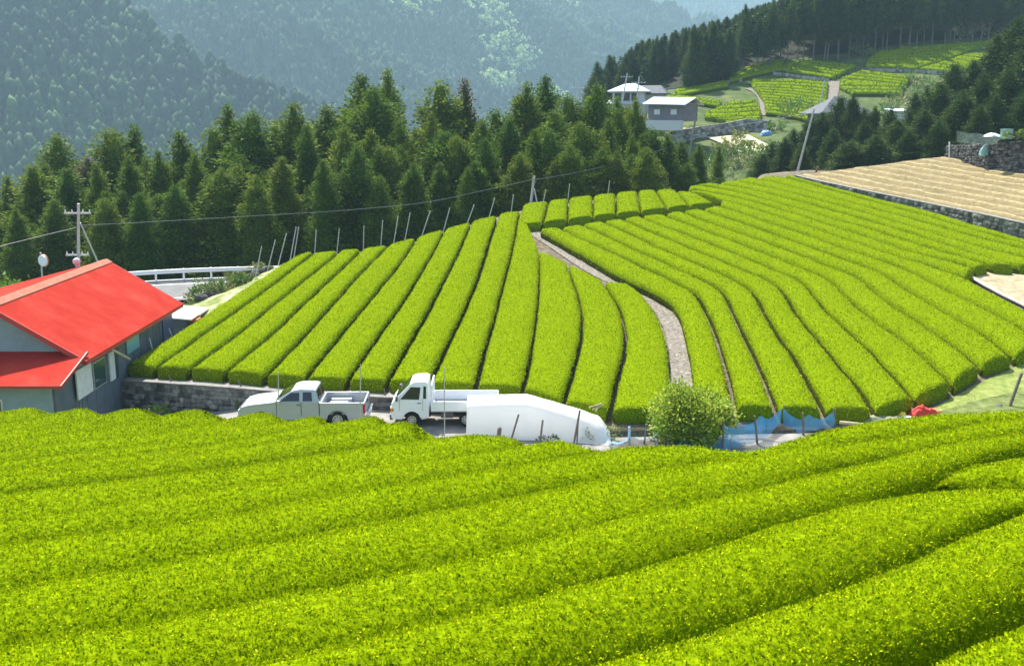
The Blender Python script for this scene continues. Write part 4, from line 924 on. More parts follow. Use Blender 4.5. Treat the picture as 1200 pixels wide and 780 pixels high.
def heap(name, p, rx, ry, rz, m, label, cat, seed=1, wr=.3):
    g = np.linspace(-1, 1, 26); X, Y = np.meshgrid(g, g, indexing='ij'); r = np.sqrt(X**2+Y**2); z = np.clip(1-r**2, 0, 1)**.7
    V = np.stack([X*rx, Y*ry, z*rz], -1); V[..., 2] += (z > .02)*wr*rz*wob(np.stack([X*3+seed*7, Y*3, 0*X], -1)); V[..., :2] *= (1+.12*wob(np.stack([X*2+seed, Y*2, 0*X+4], -1)))[..., None]
    V[..., 2] = np.maximum(V[..., 2], -.03); o = link(name, npmesh(name, V.reshape(-1, 3), [grid_quads(26, 26)], smooth=True), m); o.location = p; return tag(o, label, cat)
heap('plastic_sheet', at(1163, 160, 84), .7, .4, .28, WHITEP, 'crumpled white plastic sheet lying on top of the dark drystone wall', 'sheet', 3)
heap('plastic_sheet', at(1153, 182, 85), .4, .3, .75, TEALP, 'scrap of bright teal sheet at the foot of the dark drystone wall', 'sheet', 4)
bush('shrub', at(1192, 163, 82), 1.2, .7, .35, 500, .18, 'lime green plants on top of the dark drystone wall at the right edge', 'plant', None, BROAD, .02, 70, tone=(.75, .15))

# ------------------------------------------------------------------ road, guardrail, poles
ASPH = mottled('asphalt', [(.3, (.10, .10, .10)), (.7, (.17, .17, .165))], 1.6, 9, .9, .2, .01)
gr = [(-14, 343), (10, 338), (60, 330), (100, 324.5), (145, 320.6), (190, 317.8), (230, 316), (270, 314.6), (305, 313.8), (335, 313.4)]
GRP = [Vector(rays([(u, v)])[0]*(-11.25/rays([(u, v)])[0][2])) for u, v in gr]
rail = resamp(GRP, 60); rz = -12.05
dr = np.gradient(rail[:, :2], axis=0); dr /= np.linalg.norm(dr, axis=1)[:, None]; nr_ = np.stack([dr[:, 1], -dr[:, 0]], 1)
def strip(name, a, b, z, m, n=2, kind='structure'):
    V = np.array([[*(rail[i, :2]+nr_[i]*(a+(b-a)*k/(n-1))), z] for i in range(60) for k in range(n)])
    return tag(link(name, npmesh(name, V, [grid_quads(60, n)]), m), kind=kind)
strip('road', .1, 7.6, rz, ASPH, 4); strip('road_marking', 1.0, 1.16, rz+.006, WHITEP)
strip('road_marking', 6.6, 6.74, rz+.006, WHITEP)
kb = MB()
for i in range(59):
    a = Vector((*(rail[i, :2]+nr_[i]*-.25), rz-.3)); b = Vector((*(rail[i+1, :2]+nr_[i+1]*-.25), rz-.3)); kb.slab([a, b, b+Vector((0, 0, .45)), a+Vector((0, 0, .45))], Vector((*nr_[i], 0)), .34)
tag(kb.build('kerb', CONC), kind='structure')
g0 = empty('guardrail', GRP[5], 0, 'long white guardrail curving along the far side of the road behind the house', 'guardrail')
gl = Vector(GRP[5]); V = []
for i in range(60):
    for k, (h, o2) in enumerate([(.16, 0), (.12, .05), (.05, .0), (-.02, .0), (-.09, .05), (-.14, 0), (-.14, -.02), (.16, -.02)]):
        V.append([rail[i, 0]+nr_[i, 0]*o2-gl.x, rail[i, 1]+nr_[i, 1]*o2-gl.y, -11.30+h-gl.z])
link('beam', npmesh('beam', V, [grid_quads(60, 8, 0, True)]), WHITEP, g0)
tot = np.r_[0, np.cumsum(np.linalg.norm(np.diff(rail[:, :2], axis=0), axis=1))]
for q in np.arange(.4, tot[-1], 1.9):
    x, y = np.interp(q, tot, rail[:, 0]), np.interp(q, tot, rail[:, 1]); MB().tube((x-gl.x, y+.1-gl.y, rz-gl.z-.2), (x-gl.x, y+.1-gl.y, -11.12-gl.z), .07, n=10).build('post', WHITEP, g0)
def upole(u0, v0, u1, v1, Y, r, label, base=None, arms=(), brace=None, m=None, cat='utility pole', lean=0):
    a = at(u0, v0, Y); b = at(u1, v1, Y+lean)
    d = (b-a).normalized(); k = 0.0 if base is None else max(0, (a.z-base)/d.z); a = a-d*k
    o = empty('utility_pole', a, 0, label, cat); MB().tube((0, 0, 0), b-a, r, r*.7, 12).build('pole', m or CONC, o)
    for t, l in arms:
        c = (b-a)*t; MB().box(c+Vector((0, -.12, 0)), (l, .09, .09)).build('crossarm', GALV, o)
        ins = MB()
        for s_ in (-.45, -.2, .2, .45): ins.tube(c+Vector((l*s_, -.12, .045)), c+Vector((l*s_, -.12, .2)), .035, .025, 6)
        ins.build('insulators', WHITEP, o)
    if brace: MB().tube(at(*brace[0])-a, at(*brace[1])-a, r*.45, n=8).build('brace', GALV, o)
    return o
upole(92, 311, 92, 238.5, 56, .11, 'slim pole with two crossbars and a slanted brace rising behind the red roof', -12.6, ((.93, 1.5), (.62, 1.3)), ((94, 261, 56), (117, 312, 57)), GALV)
MB_ = empty('convex_mirror', at(47.5, 323, 57.5), 0, 'round road mirror seen from its white back on a thin post behind the roof', 'road mirror')
a_ = at(47.5, 323, 57.5); MB().tube((0, 0, -2.5), at(47.5, 296, 57.5)-a_, .05).build('pole', GALV, MB_); c_ = at(49, 305.5, 57.4)-a_
mbm = MB().tube(c_+Vector((0, 0, 0)), c_+Vector((.05, .10, 0)), .32, .34, 24); mbm.build('mirror_back', WHITEP, MB_); MB().tube(c_+Vector((.04, .08, 0)), c_+Vector((.06, .13, 0)), .37, .37, 24).build('rim', mat('orange_rim', (.6, .2, .06), .5), MB_)
upole(621.5, 243, 626, 206, 80, .13, 'grey pole with a leaning brace standing behind the crest of the tea terrace', -10.6, (), ((630.5, 243, 80), (626, 221, 80)))
upole(933, 207, 954, 128, 96, .125, 'tall leaning concrete pole at the left end of the straw field', -8.5)
upole(961, 124, 966.5, 94, 165, .12, 'thin pale pole among the upper tea rows beside the grey hipped roof', None, (), None, GALV)
upole(731, 110, 735, 86, 168, .14, 'far utility pole with crossarm left of the white house on the hill', -4, ((.94, 2), ), None, GALV)
upole(745.5, 125, 749, 90, 160, .14, 'far utility pole with crossarm in front of the white house on the hill', -4, ((.9, 2.2), (.8, 1.6)), None, GALV)
upole(674.5, 120, 679, 95, 150, .13, 'far utility pole standing among treetops of the belt', -16, ((.95, 1.8), (.88, 1.6)), None, GALV)
upole(811, 164, 816, 133, 146, .16, 'grey wooden pole before the bare yard of the grey shed', -6.5, (), None, WOOD)
WIRE = mat('wire', (.25, .26, .27), .6)
def wire(px, label, r=.014):
    p = smooth(resamp([at(u, v, Y) for u, v, Y in px], 40), 6); o = MB().path([Vector(q)-Vector(p[0]) for q in p], r, 5).build('power_line', WIRE); o.location = p[0]; return tag(o, label, 'power line', 'power lines')
wire([(92, 266, 56), (50, 276, 52), (0, 288.5, 48), (-40, 300, 45)], 'thin wire running from the braced pole down to the left edge')
wire([(92, 264, 56), (140, 262, 58), (245, 256, 63), (400, 247, 70), (500, 238, 74), (626, 210, 80)], 'thin wire crossing in front of the cedar belt between the two braced poles')
wire([(626, 211, 80), (690, 200, 84), (768, 178, 90), (850, 150, 110), (951, 132, 96)], 'thin wire rising from the crest pole towards the leaning concrete pole')
# thin posts along the back edge of the terrace
pp = [(302.5, 309, 306.5, 289), (316, 307, 322.5, 281.5), (327.5, 305, 335.5, 274), (341, 299, 347, 266.5), (345, 298, 350, 266), (369, 294, 370.5, 270), (395.5, 289, 397.5, 268.5), (426, 285, 426.5, 265), (446.5, 285, 448.5, 258.5), (462, 281, 466.5, 253.5), (475.5, 276, 480.5, 250), (496.5, 270, 504, 247.5), (521, 266, 527, 244), (549, 258, 555.5, 240.5), (574, 252, 579.5, 232.5), (599, 249, 601.5, 228.5), (635.5, 242, 639.5, 223), (665, 238, 667.5, 216), (711.5, 233, 714.5, 212)]
for i, (u0, v0, u1, v1) in enumerate(pp):
    Yp = float(np.interp(u0, [300, 350, 480, 560, 606, 720], [64, 66, 66.5, 70, 73, 77]))
    post_px(u0, v0, u1, v1, Yp, .034, GALV, f'thin grey post along the back edge of the tea terrace, {nth(i+1)} from the road bend', 'post', 'thin posts along the back of the terrace', 'fence_post', .9)
for i, (u0, v0, u1, v1, Y, lb) in enumerate([(326.5, 492, 326, 436, 38.6, 'thin steel post standing before the bonnet of the silver truck'), (422, 494, 422.5, 427, 38.0, 'thin steel post standing before the tail of the silver truck'), (521, 500, 520.5, 430, 37.2, 'thin steel post standing before the white flatbed truck')]):
    post_px(u0, v0, u1, v1, Y, .022, GALV, lb, 'post', 'thin steel posts by the trucks', 'steel_post', .8)
post_px(955, 205, 958.5, 196, 90, .10, mat('rusty_brown', (.16, .07, .04), .8), 'short brown post at the left corner of the straw field', 'post')
# power house wires end; loose rocks on the bank
rk = MB()
for i in range(26):
    t = i/25; u = 236+75*t+random.uniform(-4, 4); v = 348-40*t+random.uniform(-3, 5); p = bankpt(u, v)
    mb = MB(); mb.ball((0, 0, .1), random.uniform(.18, .42), 2, (1, .8, .7))
    for vv in mb.bm.verts: vv.co *= 1+.2*float(wob(np.array(vv.co)*3+i))
    o = mb.build('rock', STONE); o.location = p; tag(o, 'grey rock among the scrub on the bank beside the road bend', 'rock', 'rocks on the bank by the road')
rk.bm.free()
# ------------------------------------------------------------------ red roofed house
REDR = mat('red_roof_paint', rough=.85, spec=0)
def redroof(m):
    c = coords(m); n1 = N(m, 'ShaderNodeTexNoise', Scale=.7, Detail=8, Roughness=.65); L(m, c, n1.inputs['Vector'])
    n2 = N(m, 'ShaderNodeTexNoise', Scale=14, Detail=4); L(m, c, n2.inputs['Vector'])
    ad = N(m, 'ShaderNodeMath', operation='MULTIPLY_ADD'); L(m, n2.outputs['Fac'], ad.inputs[0]); ad.inputs[1].default_value = .25; L(m, n1.outputs['Fac'], ad.inputs[2])
    L(m, ramp(m, ad.outputs[0], [(.4, (.29, .027, .018)), (.62, (.34, .036, .025)), (.85, (.37, .060, .042))]), bsdf(m).inputs['Base Color']); bump(m, n1.outputs['Fac'], .15, .03)
redroof(REDR)
RUSTR = mat('roof_rim_red', (.38, .04, .035), .5)
SIDING = mottled('blue_grey_sheet_wall', [(.3, (.22, .29, .33)), (.7, (.29, .36, .40))], 1.5, 8, .6, .1, .02)
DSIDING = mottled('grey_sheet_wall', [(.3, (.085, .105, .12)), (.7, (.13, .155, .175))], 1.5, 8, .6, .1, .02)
BROWNP = mottled('brown_board', [(.3, (.10, .07, .05)), (.7, (.19, .15, .12))], 3, 8, .8, .2, .02, sc_vec=(4, 4, .5))
PALEP = mottled('pale_panel', [(.3, (.52, .55, .52)), (.7, (.64, .66, .62))], 3, 6, .5, 0)
AQUA = mat('aqua_pane', (.16, .36, .42), .25); DARKW = mat('dark_opening', (.03, .04, .05), .5)
BLUEP = mat('dark_blue_panel', (.02, .05, .16), .5)
H0 = Vector((-21.3, 46, -14.0)); h = empty('red_roof_house', H0, 0, 'house with a big faded red metal roof and blue grey walls at the left edge', 'house')
def hb_(mb, name, m, par=h): return mb.build(name, m, par)
def hp(x, y, z): return Vector((x, y, z))-H0
rx0, ry0, ry1 = -21.3, 40.0, 52.4; zr, ze, zl = -7.74, -10.08, -9.62; xr, xl = -17.47, -28.6
roof = MB()
def roofslope(xa, za, xb, zb):                    # sheet with raised seams
    n = 27; 
    for i in range(n):
        ya = ry0+(ry1-ry0)*i/n; yb = ry0+(ry1-ry0)*(i+1)/n
        d = Vector((xb-xa, 0, zb-za)).normalized(); nn = Vector((-d.z, 0, d.x)); nn = nn if nn.z > 0 else -nn
        roof.slab([hp(xa, ya, za), hp(xa, yb, za), hp(xb, yb, zb), hp(xb, ya, zb)], nn, .05)
roofslope(rx0, zr, xr, ze); roofslope(rx0, zr, xl, zl)
RO = hb_(roof, 'roof', REDR)
RM = mottled('weathered_ridge', [(.3, (.32, .085, .05)), (.7, (.40, .15, .09))], 4, 6, .7, .1)
rc = MB(); sl1 = (ze-zr)/(xr-rx0); sl2 = (zl-zr)/(xl-rx0)
rc.slab([hp(rx0, ry0-.05, zr+.06), hp(rx0, ry1+.05, zr+.06), hp(rx0+.28, ry1+.05, zr+.06+sl1*.28), hp(rx0+.28, ry0-.05, zr+.06+sl1*.28)], (0, 0, 1), .05)
rc.slab([hp(rx0-.002, ry0-.05, zr+.062), hp(rx0-.002, ry1+.05, zr+.062), hp(rx0-.3, ry1+.05, zr+.062-sl2*.3), hp(rx0-.3, ry0-.05, zr+.062-sl2*.3)], (0, 0, 1), .05)
rc.build('ridge_cap', RM, RO)
vb = MB()
for yy in (ry0-.03, ry1+.03):
    for xa, za, xb, zb in ((rx0, zr, xr, ze), (rx0, zr, xl, zl)):
        d = Vector((xb-xa, 0, zb-za)); vb.box(hp((xa+xb)/2, yy, (za+zb)/2-.05), (d.length, .05, .2), ry=-math.atan2(zb-za, xb-xa))
vb.box(hp(xr+.0, (ry0+ry1)/2, ze-.06), (.06, ry1-ry0, .14)); vb.build('bargeboard', RUSTR, RO)
wx1 = -18.0; wx0 = -28.2; wy0, wy1 = 40.45, 52.0; zb_ = -14.2
body = MB()
prof_ = [(wx0, zb_), (wx1, zb_), (wx1, ze+(xr-wx1)*-sl1-.06), (rx0, zr-.06), (wx0, zl+(wx0-xl)*-sl2*-1-.12)]
a = [body.bm.verts.new(hp(x, wy0, z)) for x, z in prof_]; b = [body.bm.verts.new(hp(x, wy1, z)) for x, z in prof_]
body.bm.faces.new(a[::-1]); body.bm.faces.new(b)
for i in range(5): body.bm.faces.new((a[i], a[(i+1) % 5], b[(i+1) % 5], b[i]))
hb_(body, 'wall', SIDING)
ribs = MB()
for x in np.arange(wx0+.4, wx1, .9): ribs.box(hp(x, wy0-.01, -10.2), (.03, .025, 3.0 if x < -20 else 1.2))
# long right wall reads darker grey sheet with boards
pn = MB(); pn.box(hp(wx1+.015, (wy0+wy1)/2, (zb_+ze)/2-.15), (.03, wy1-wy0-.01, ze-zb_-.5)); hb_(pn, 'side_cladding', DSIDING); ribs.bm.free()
rb = MB()
for y in np.arange(wy0+.5, wy1, .91): rb.box(hp(wx1+.035, y, -11.6), (.02, .04, 2.9))
hb_(rb, 'batten', DSIDING)
lr = MB(); n = 12
for i in range(n):
    xa = -28.4+(28.4-17.55)*i/n; xb = -28.4+(28.4-17.55)*(i+1)/n; d = Vector((0, -2.75, -.62)).normalized(); nn = Vector((0, -.22, .975))
    lr.slab([hp(xa, 40.44, -9.80), hp(xb, 40.44, -9.80), hp(xb, 37.75, -10.52), hp(xa, 37.75, -10.52)], nn, .05+.003*(i % 2))
LR = hb_(lr, 'lean_to_roof', REDR)
MB().box(hp(-23, 37.74, -10.53), (10.9, .05, .12)).box(hp(-17.56, 39.1, -10.16), (.05, 2.8, .12), rx=math.atan2(.72, 2.69)).build('bargeboard', RUSTR, LR)
lw_ = MB().box(hp(-23.1, 39.4, -12.42), (10.0, 2.1, 3.5)); hb_(lw_, 'lean_to_wall', DSIDING)
fl = MB().box(hp(-20.2, 38.33, -12.3), (4.0, .03, 3.1)); hb_(fl, 'front_cladding', SIDING)
dd = MB().box(hp(-24.6, 38.32, -12.4), (2.1, .05, 3.0)); dd.box(hp(-26.6, 38.32, -12.4), (1.6, .05, 3.0)); DR = hb_(dd, 'door', BROWNP)
MB().box(hp(-23.42, 38.29, -12.3), (.16, .12, 3.2)).build('door_post', DARKW, h)
fw = MB().box(hp(-20.55, 38.29, -11.55), (.72, .07, .75)); W1 = hb_(fw, 'window', PALEP); MB().box(hp(-20.55, 38.27, -11.56), (.6, .07, .62)).build('pane', mat('olive_pane', (.10, .11, .06), .3), W1)
sp_ = MB().tube(hp(-21.7, 38.9, -10.25), hp(-21.7, 38.9, -9.45), .1, n=12); SPp = hb_(sp_, 'stovepipe', mat('sooty_pipe', (.05, .03, .03), .6)); MB().tube(hp(-21.7, 38.9, -9.5), hp(-21.7, 38.9, -9.38), .16, .1, 12).build('pipe_cap', GALV, SPp)
W2 = hb_(MB().box(hp(wx1+.05, 40.75, -11.1), (.06, 1.5, 1.25)), 'wall_panel', PALEP)
W3 = hb_(MB().box(hp(wx1+.05, 42.3, -11.15), (.06, 1.3, 1.2)), 'window', GALV); MB().box(hp(wx1+.07, 42.3, -11.15), (.06, 1.16, 1.06)).build('pane', mat('green_dark_pane', (.03, .07, .065), .12), W3)
W4 = hb_(MB().box(hp(wx1+.05, 43.7, -11.2), (.08, .55, 1.3)), 'door', PALEP); MB().box(hp(wx1+.06, 44.15, -11.15), (.06, .34, 1.5)).build('door_gap', DARKW, h)
W5 = hb_(MB().box(hp(wx1+.05, 46.3, -10.75), (.06, 1.7, .85)), 'window', DSIDING); MB().box(hp(wx1+.065, 46.3, -10.75), (.06, 1.55, .72)).build('pane', AQUA, W5)
hb_(MB().box(hp(wx1+.05, 51.2, -11.3), (.06, 1.5, 1.7)), 'blue_door', BLUEP)
# small shed with white roof behind the house
s0 = empty('small_shed', (-18.8, 54.3, -13.6), 0, 'small grey shed with white tin roof squeezed between red roofed house and bank', 'shed')
MB().box((0, 0, 1.3), (2.4, 2.4, 2.7)).build('wall', DSIDING, s0)
MB().box((.12, 0, 2.78), (3.0, 3.2, .07), ry=.10).build('roof', WHITEP, s0); MB().box((1.55, -.6, 2.45), (.35, .7, .12)).build('roof_edge', mat('orange_trim', (.6, .16, .05), .5), s0)
o = rod('bamboo_pole', at(125, 406, 42.6), at(152, 420.5, 44.4), .06, PALEWOOD, 'yellowish wooden pole reaching from under the red eave to the first tea hedge', 'pole')
for i, (u0, v0, u1, v1) in enumerate([(178, 407, 175, 396), (201, 392, 198, 385)]): post_px(u0, v0, u1, v1, 47.5+3*i, .04, GALV, f'short grey pipe between house wall and first tea hedge, {"nearer" if i == 0 else "farther"} one', 'pipe', None, 'pipe_stub', .4)
fl_ = MB().ball((0, 0, .16), .2, 2).tube((0, 0, -.25), (0, 0, .1), .09); o = fl_.build('roof_lamp', mat('lamp_pink', (.6, .45, .5), .4), None, True); o.location = at(90, 310, 52.2); tag(o, 'small round white and pink lamp on the far edge of the red roof', 'lamp')

# ------------------------------------------------------------------ vehicles
SILVER = mat('silver_paint', (.40, .425, .45), .33, .3, .5); VWHITE = mat('white_car_paint', (.80, .81, .82), .25, 0, .5)
CHASS = mat('dark_chassis', (.025, .025, .027), .7); GREYP = mat('bumper_grey', (.10, .10, .11), .5); REDL = mat('red_lamp', (.45, .01, .01), .2); AMBER = mat('amber_lamp', (.6, .2, .02), .2); CLEARL = mat('clear_lamp', (.75, .77, .78), .1); BEDL = mat('bed_grey', (.30, .31, .33), .5)
def arch(cx, r, n=9, zc=.34): return [(cx+r*math.cos(math.pi*k/(n-1)), zc+r*math.sin(math.pi*k/(n-1))) for k in range(n)]
def wheel(par, x, y, r, w=.2, side=-1):
    w0 = MB(); w0.tube((x, y-w/2, r), (x, y+w/2, r), r, n=28)
    es = [e for e in w0.bm.edges if len(e.link_faces) == 2 and any(len(f.verts) > 6 for f in e.link_faces)]
    bmesh.ops.bevel(w0.bm, geom=es, offset=.035, segments=2, affect='EDGES')
    o = w0.build('wheel', BLACK, par); k = y+side*w/2
    m = MB().tube((x, k-side*.03, r), (x, k+side*.006, r), r*.64, r*.60, 24); m.tube((x, k, r), (x, k+side*.03, r), r*.2, r*.16, 12); m.build('rim', STEEL, o)
    m = MB()
    for q in range(8): a = q*.7854; m.tube((x+math.cos(a)*r*.42, k, r+math.sin(a)*r*.42), (x+math.cos(a)*r*.42, k+side*.010, r+math.sin(a)*r*.42), r*.09, n=8)
    m.build('rim_hole', BLACK, o)
def pickup():
    o = empty('pickup_truck', (-8.45, 39.45, float(yardz(-8.45))), R_(1.5), 'silver extended cab pickup truck parked along the stone wall, facing left', 'truck')
    hw = .84; a1 = arch(-1.62, .43)[::-1]; a2 = arch(1.42, .43)[::-1]
    tap = lambda x, z, y: y*(1-.05*max(0, z-.7)-.10*max(0, -2.2-x))
    lower = [(-2.50, .36), (-2.56, .55), (-2.53, .76), (-2.40, .90), (-2.05, .99), (-1.15, 1.09), (-1.02, 1.11), (.72, 1.10), (.72, .36)]+a1[::-1]
    lower = [(-2.50, .36)]+a1+[(.72, .36), (.72, 1.10), (-1.02, 1.11), (-1.15, 1.09), (-2.05, .99), (-2.40, .90), (-2.53, .76), (-2.56, .55)]
    MB().prism(lower, -hw, hw, .035, tap).build('body', SILVER, o)
    cabp = [(-1.12, 1.08), (-.42, 1.50), (-.25, 1.56), (-.05, 1.58), (.42, 1.58), (.56, 1.54), (.70, 1.08)]
    tt_ = lambda x, z, y: math.copysign(hw-.02-.16*max(0, z-1.08)/.5, y)
    C = MB().prism(cabp, -hw, hw, .03, tt_).build('cab', SILVER, o)
    def sidewin(pts, s): 
        m = MB(); y = lambda z: s*(hw-.02-.16*max(0, z-1.08)/.5+.004); p = [(x, y(z), z) for x, z in pts]; m.slab(p if s < 0 else p[::-1], (0, s, .2), .008); return m
    for s in (-1, 1):
        sidewin([(-.86, 1.13), (-.08, 1.13), (-.08, 1.46), (-.42, 1.45)], s).build('door_window', GLASS, C); sidewin([(.06, 1.13), (.44, 1.13), (.40, 1.47), (.06, 1.47)], s).build('rear_side_window', GLASS, C)
    MB().slab([(-1.02, -.70, 1.155), (-1.02, .70, 1.155), (-.44, .60, 1.50), (-.44, -.60, 1.50)], (-.6, 0, .8), .012).build('windscreen', GLASS, C)
    MB().slab([(.695, -.68, 1.13), (.695, .68, 1.13), (.585, .58, 1.49), (.585, -.58, 1.49)], (.95, 0, .3), .014).build('rear_window', GLASS, C)
    d = MB().box((-.50, -hw+.006, .80), (.96, .016, .56), bev=.004); D = d.build('door', SILVER, o); MB().box((-.12, -hw-.006, .98), (.16, .03, .035), bev=.008).build('door_handle', GREYP, D)
    sm = MB()
    for x in (-.99, -.01, .70): sm.box((x, -hw+.0, .82), (.012, .02, .56))
    sm.build('door_seam', CHASS, o)
    m = MB().box((-.86, -hw-.10, 1.14), (.10, .2, .15), bev=.03); m.build('wing_mirror', SILVER, o)
    bedp = [(.73, .40)]+[(.95, .40)]+a2+[(2.52, .40), (2.52, 1.06), (.73, 1.06)]
    B = MB().prism(bedp, -hw, -hw+.05, .012).prism(bedp, hw-.05, hw, .012).box((.76, 0, .82), (.05, 1.58, .48)).build('bed_side', SILVER, o)
    MB().box((1.62, 0, .58), (1.78, 1.58, .05)).build('bed_floor', BEDL, o)
    for s in (-1, 1): MB().box((1.42, s*.62, .72), (.85, .3, .26), bev=.03).build('wheel_housing', BEDL, o)
    TG = MB().box((2.505, 0, .82), (.06, 1.6, .5), bev=.012).build('tailgate', SILVER, o); MB().box((2.545, 0, .92), (.02, .26, .08)).build('tailgate_handle', CHASS, TG)
    for s in (-1, 1): MB().box((2.50, s*(hw-.03), .80), (.09, .13, .36), bev=.015).build('tail_lamp', REDL, o); MB().box((-2.50, s*.66, .70), (.08, .28, .16), bev=.02).build('headlight', CLEARL, o)
    MB().box((2.62, 0, .48), (.12, 1.6, .14), bev=.03).build('rear_bumper', STEEL, o); MB().box((2.69, 0, .52), (.012, .34, .16)).build('number_plate', WHITEP, o); MB().box((-2.53, 0, .48), (.12, 1.62, .22), bev=.04).build('front_bumper', SILVER, o); MB().box((-2.545, 0, .72), (.05, .95, .14), bev=.015).build('grille', CHASS, o)
    MB().box((0, 0, .42), (4.6, 1.0, .2)).build('chassis', CHASS, o)
    for x in (-1.62, 1.42):
        for s in (-1, 1): wheel(o, x, s*(hw-.13), .34, .22, s)
    r = MB(); r.box((1.35, .1, .72), (.75, .5, .16), bev=.05); r.bm.verts.ensure_lookup_table(); w_ = r.build('folded_sheet', WHITEP); w_.location = o.location; w_.rotation_euler = o.rotation_euler
    tag(w_, 'folded white sheet lying in the bed of the silver pickup', 'sheet')
pickup()
def flatbed():
    o = empty('flatbed_truck', (-2.72, 39.2, float(yardz(-2.7))+.02), R_(.5), 'small white cab-over flatbed truck half hidden by the big white sheet', 'truck')
    hw = .80; a1 = arch(-1.28, .39, zc=.31)[::-1]
    low = [(-2.08, .36)]+a1+[(-.60, .42), (-.60, 1.12), (-1.98, 1.10), (-2.08, .98), (-2.13, .62)]
    MB().prism(low, -hw, hw, .035).build('body', VWHITE, o)
    cp = [(-2.0, 1.08), (-1.92, 1.17), (-1.32, 1.76), (-1.18, 1.83), (-.74, 1.85), (-.63, 1.80), (-.60, 1.08)]
    tt_ = lambda x, z, y: math.copysign(hw-.01-.11*max(0, z-1.1)/.7, y); C = MB().prism(cp, -hw, hw, .03, tt_).build('cab', VWHITE, o)
    def sw(pts, s):
        y = lambda z: s*(hw-.01-.11*max(0, z-1.1)/.7+.004); p = [(x, y(z), z) for x, z in pts]; return MB().slab(p if s < 0 else p[::-1], (0, s, .16), .008)
    for s in (-1, 1): sw([(-1.72, 1.16), (-.98, 1.14), (-.92, 1.62), (-1.30, 1.64)], s).build('door_window', GLASS, C); sw([(-.82, 1.18), (-.70, 1.18), (-.70, 1.66), (-.80, 1.66)], s).build('rear_side_window', GLASS, C)
    MB().slab([(-1.91, -.70, 1.195), (-1.91, .70, 1.195), (-1.35, .62, 1.745), (-1.35, -.62, 1.745)], (-.72, 0, .7), .012).build('windscreen', GLASS, C)
    D = MB().box((-1.30, -hw+.004, .90), (.9, .014, .42), bev=.004).build('door', VWHITE, o); MB().box((-.98, -hw-.008, 1.0), (.15, .03, .035), bev=.008).build('door_handle', GREYP, D)
    sm = MB()
    for x in (-1.76, -.84): sm.box((x, -hw+.002, .92), (.01, .018, .46))
    sm.build('door_seam', GREYP, o)
    MB().box((-2.10, 0, .42), (.14, 1.58, .24), bev=.04).build('front_bumper', GREYP, o)
    for s in (-1, 1): MB().box((-2.10, s*.60, .74), (.07, .32, .18), bev=.02).build('headlight', CLEARL, o); MB().box((-2.06, s*(hw-.01), .72), (.14, .05, .12), bev=.01).build('indicator', AMBER, o); MB().box((-1.86, s*(hw+.10), 1.22), (.09, .18, .22), bev=.03).build('wing_mirror', GREYP, o)
    bs = MB()
    for s in (-1, 1): bs.box((.82, s*.83, .88), (2.66, .04, .40), bev=.006)
    bs.box((2.14, 0, .88), (.04, 1.62, .40), bev=.006).build('drop_side', VWHITE, o)
    rb_ = MB()
    for x in (-.3, .55, 1.4): rb_.box((x, -.858, .88), (.05, .02, .36))
    rb_.build('side_rib', VWHITE, o)
    MB().box((.82, 0, .66), (2.68, 1.62, .06)).build('bed_floor', BEDL, o)
    gf = MB()
    for z in (1.10, 1.72): gf.box((-.48, 0, z), (.05, 1.5, .05))
    for y in np.linspace(-.74, .74, 6): gf.box((-.48, y, 1.28), (.04, .04, .92))
    gf.build('headboard', VWHITE, o)
    MB().box((.7, 0, .48), (2.7, .7, .14)).box((-1.2, 0, .42), (1.3, .9, .18)).build('chassis', CHASS, o); MB().box((.12, -.55, .46), (.5, .25, .24), bev=.02).build('fuel_tank', GREYP, o)
    MB().box((1.1, -.82, .55), (.36, .03, .2)).build('mudguard', CHASS, o)
    for x, r_ in ((-1.28, .29), (.88, .29)):
        for s in (-1, 1): wheel(o, x, s*(hw-.12), r_, .17, s)
flatbed()
# ------------------------------------------------------------------ white sheet over stacked goods, stakes, net fence
def draped(name, outline_top, label, cat, m, wr=.05, seed=0):
    pass
SHEET = leafmat('white_plastic_sheet', [(0, (.9, .9, .9)), (1, (.9, .9, .9))], .5, .5)
tb = [(-1.72, 37.95, -10.98), (-.6, 38.0, -10.95), (.55, 38.0, -10.92), (1.6, 37.8, -11.16), (2.7, 37.5, -11.42), (3.4, 37.3, -11.62), (3.75, 37.2, -12.1)]
cx = resamp(tb, 46); sec = []
for i, p in enumerate(cx):
    g = yardz(p[0])+.02; e = min(1, i/2+.25) ; wdt = .95
    pr = [(-wdt-.30, g), (-wdt-.22, g+.06), (-wdt-.10, g+(p[2]-g)*.35), (-wdt, g+(p[2]-g)*.72), (-wdt+.06, p[2]-.14), (-wdt+.16, p[2]-.03), (-wdt*.5, p[2]+.02), (0, p[2]+.04), (.25, p[2]), (.33, p[2]-.15), (.36, g+(p[2]-g)*.5), (.4, g)]
    q = resamp([(a, b) for a, b in pr], 40); q = smooth(q, 1)
    sec.append([[p[0], p[1]+a, b] for a, b in q])
sec = np.array(sec); e0 = sec[:1].copy(); e0[..., 2] = yardz(-1.7)+.02; e0[..., 0] -= .06; sec = np.r_[e0, sec]; crease = np.abs(((sec[..., 0]*1.1+.6*wob(sec*np.array([.6, .6, .8]))) % 1)-.5); sec[..., 1] -= .10*np.clip(.16-crease, 0, 1)*4*np.clip((-10.95-sec[..., 2])/1.0, 0, 1); sec[..., 2] += .018*wob(sec*np.array([2.4, 2.0, 1.2])); sec[..., 1] += .03*wob(sec*np.array([3.5, .7, .9])+3); sec[..., 0] += .03*wob(sec*2+9)
org = sec.reshape(-1, 3).mean(0)
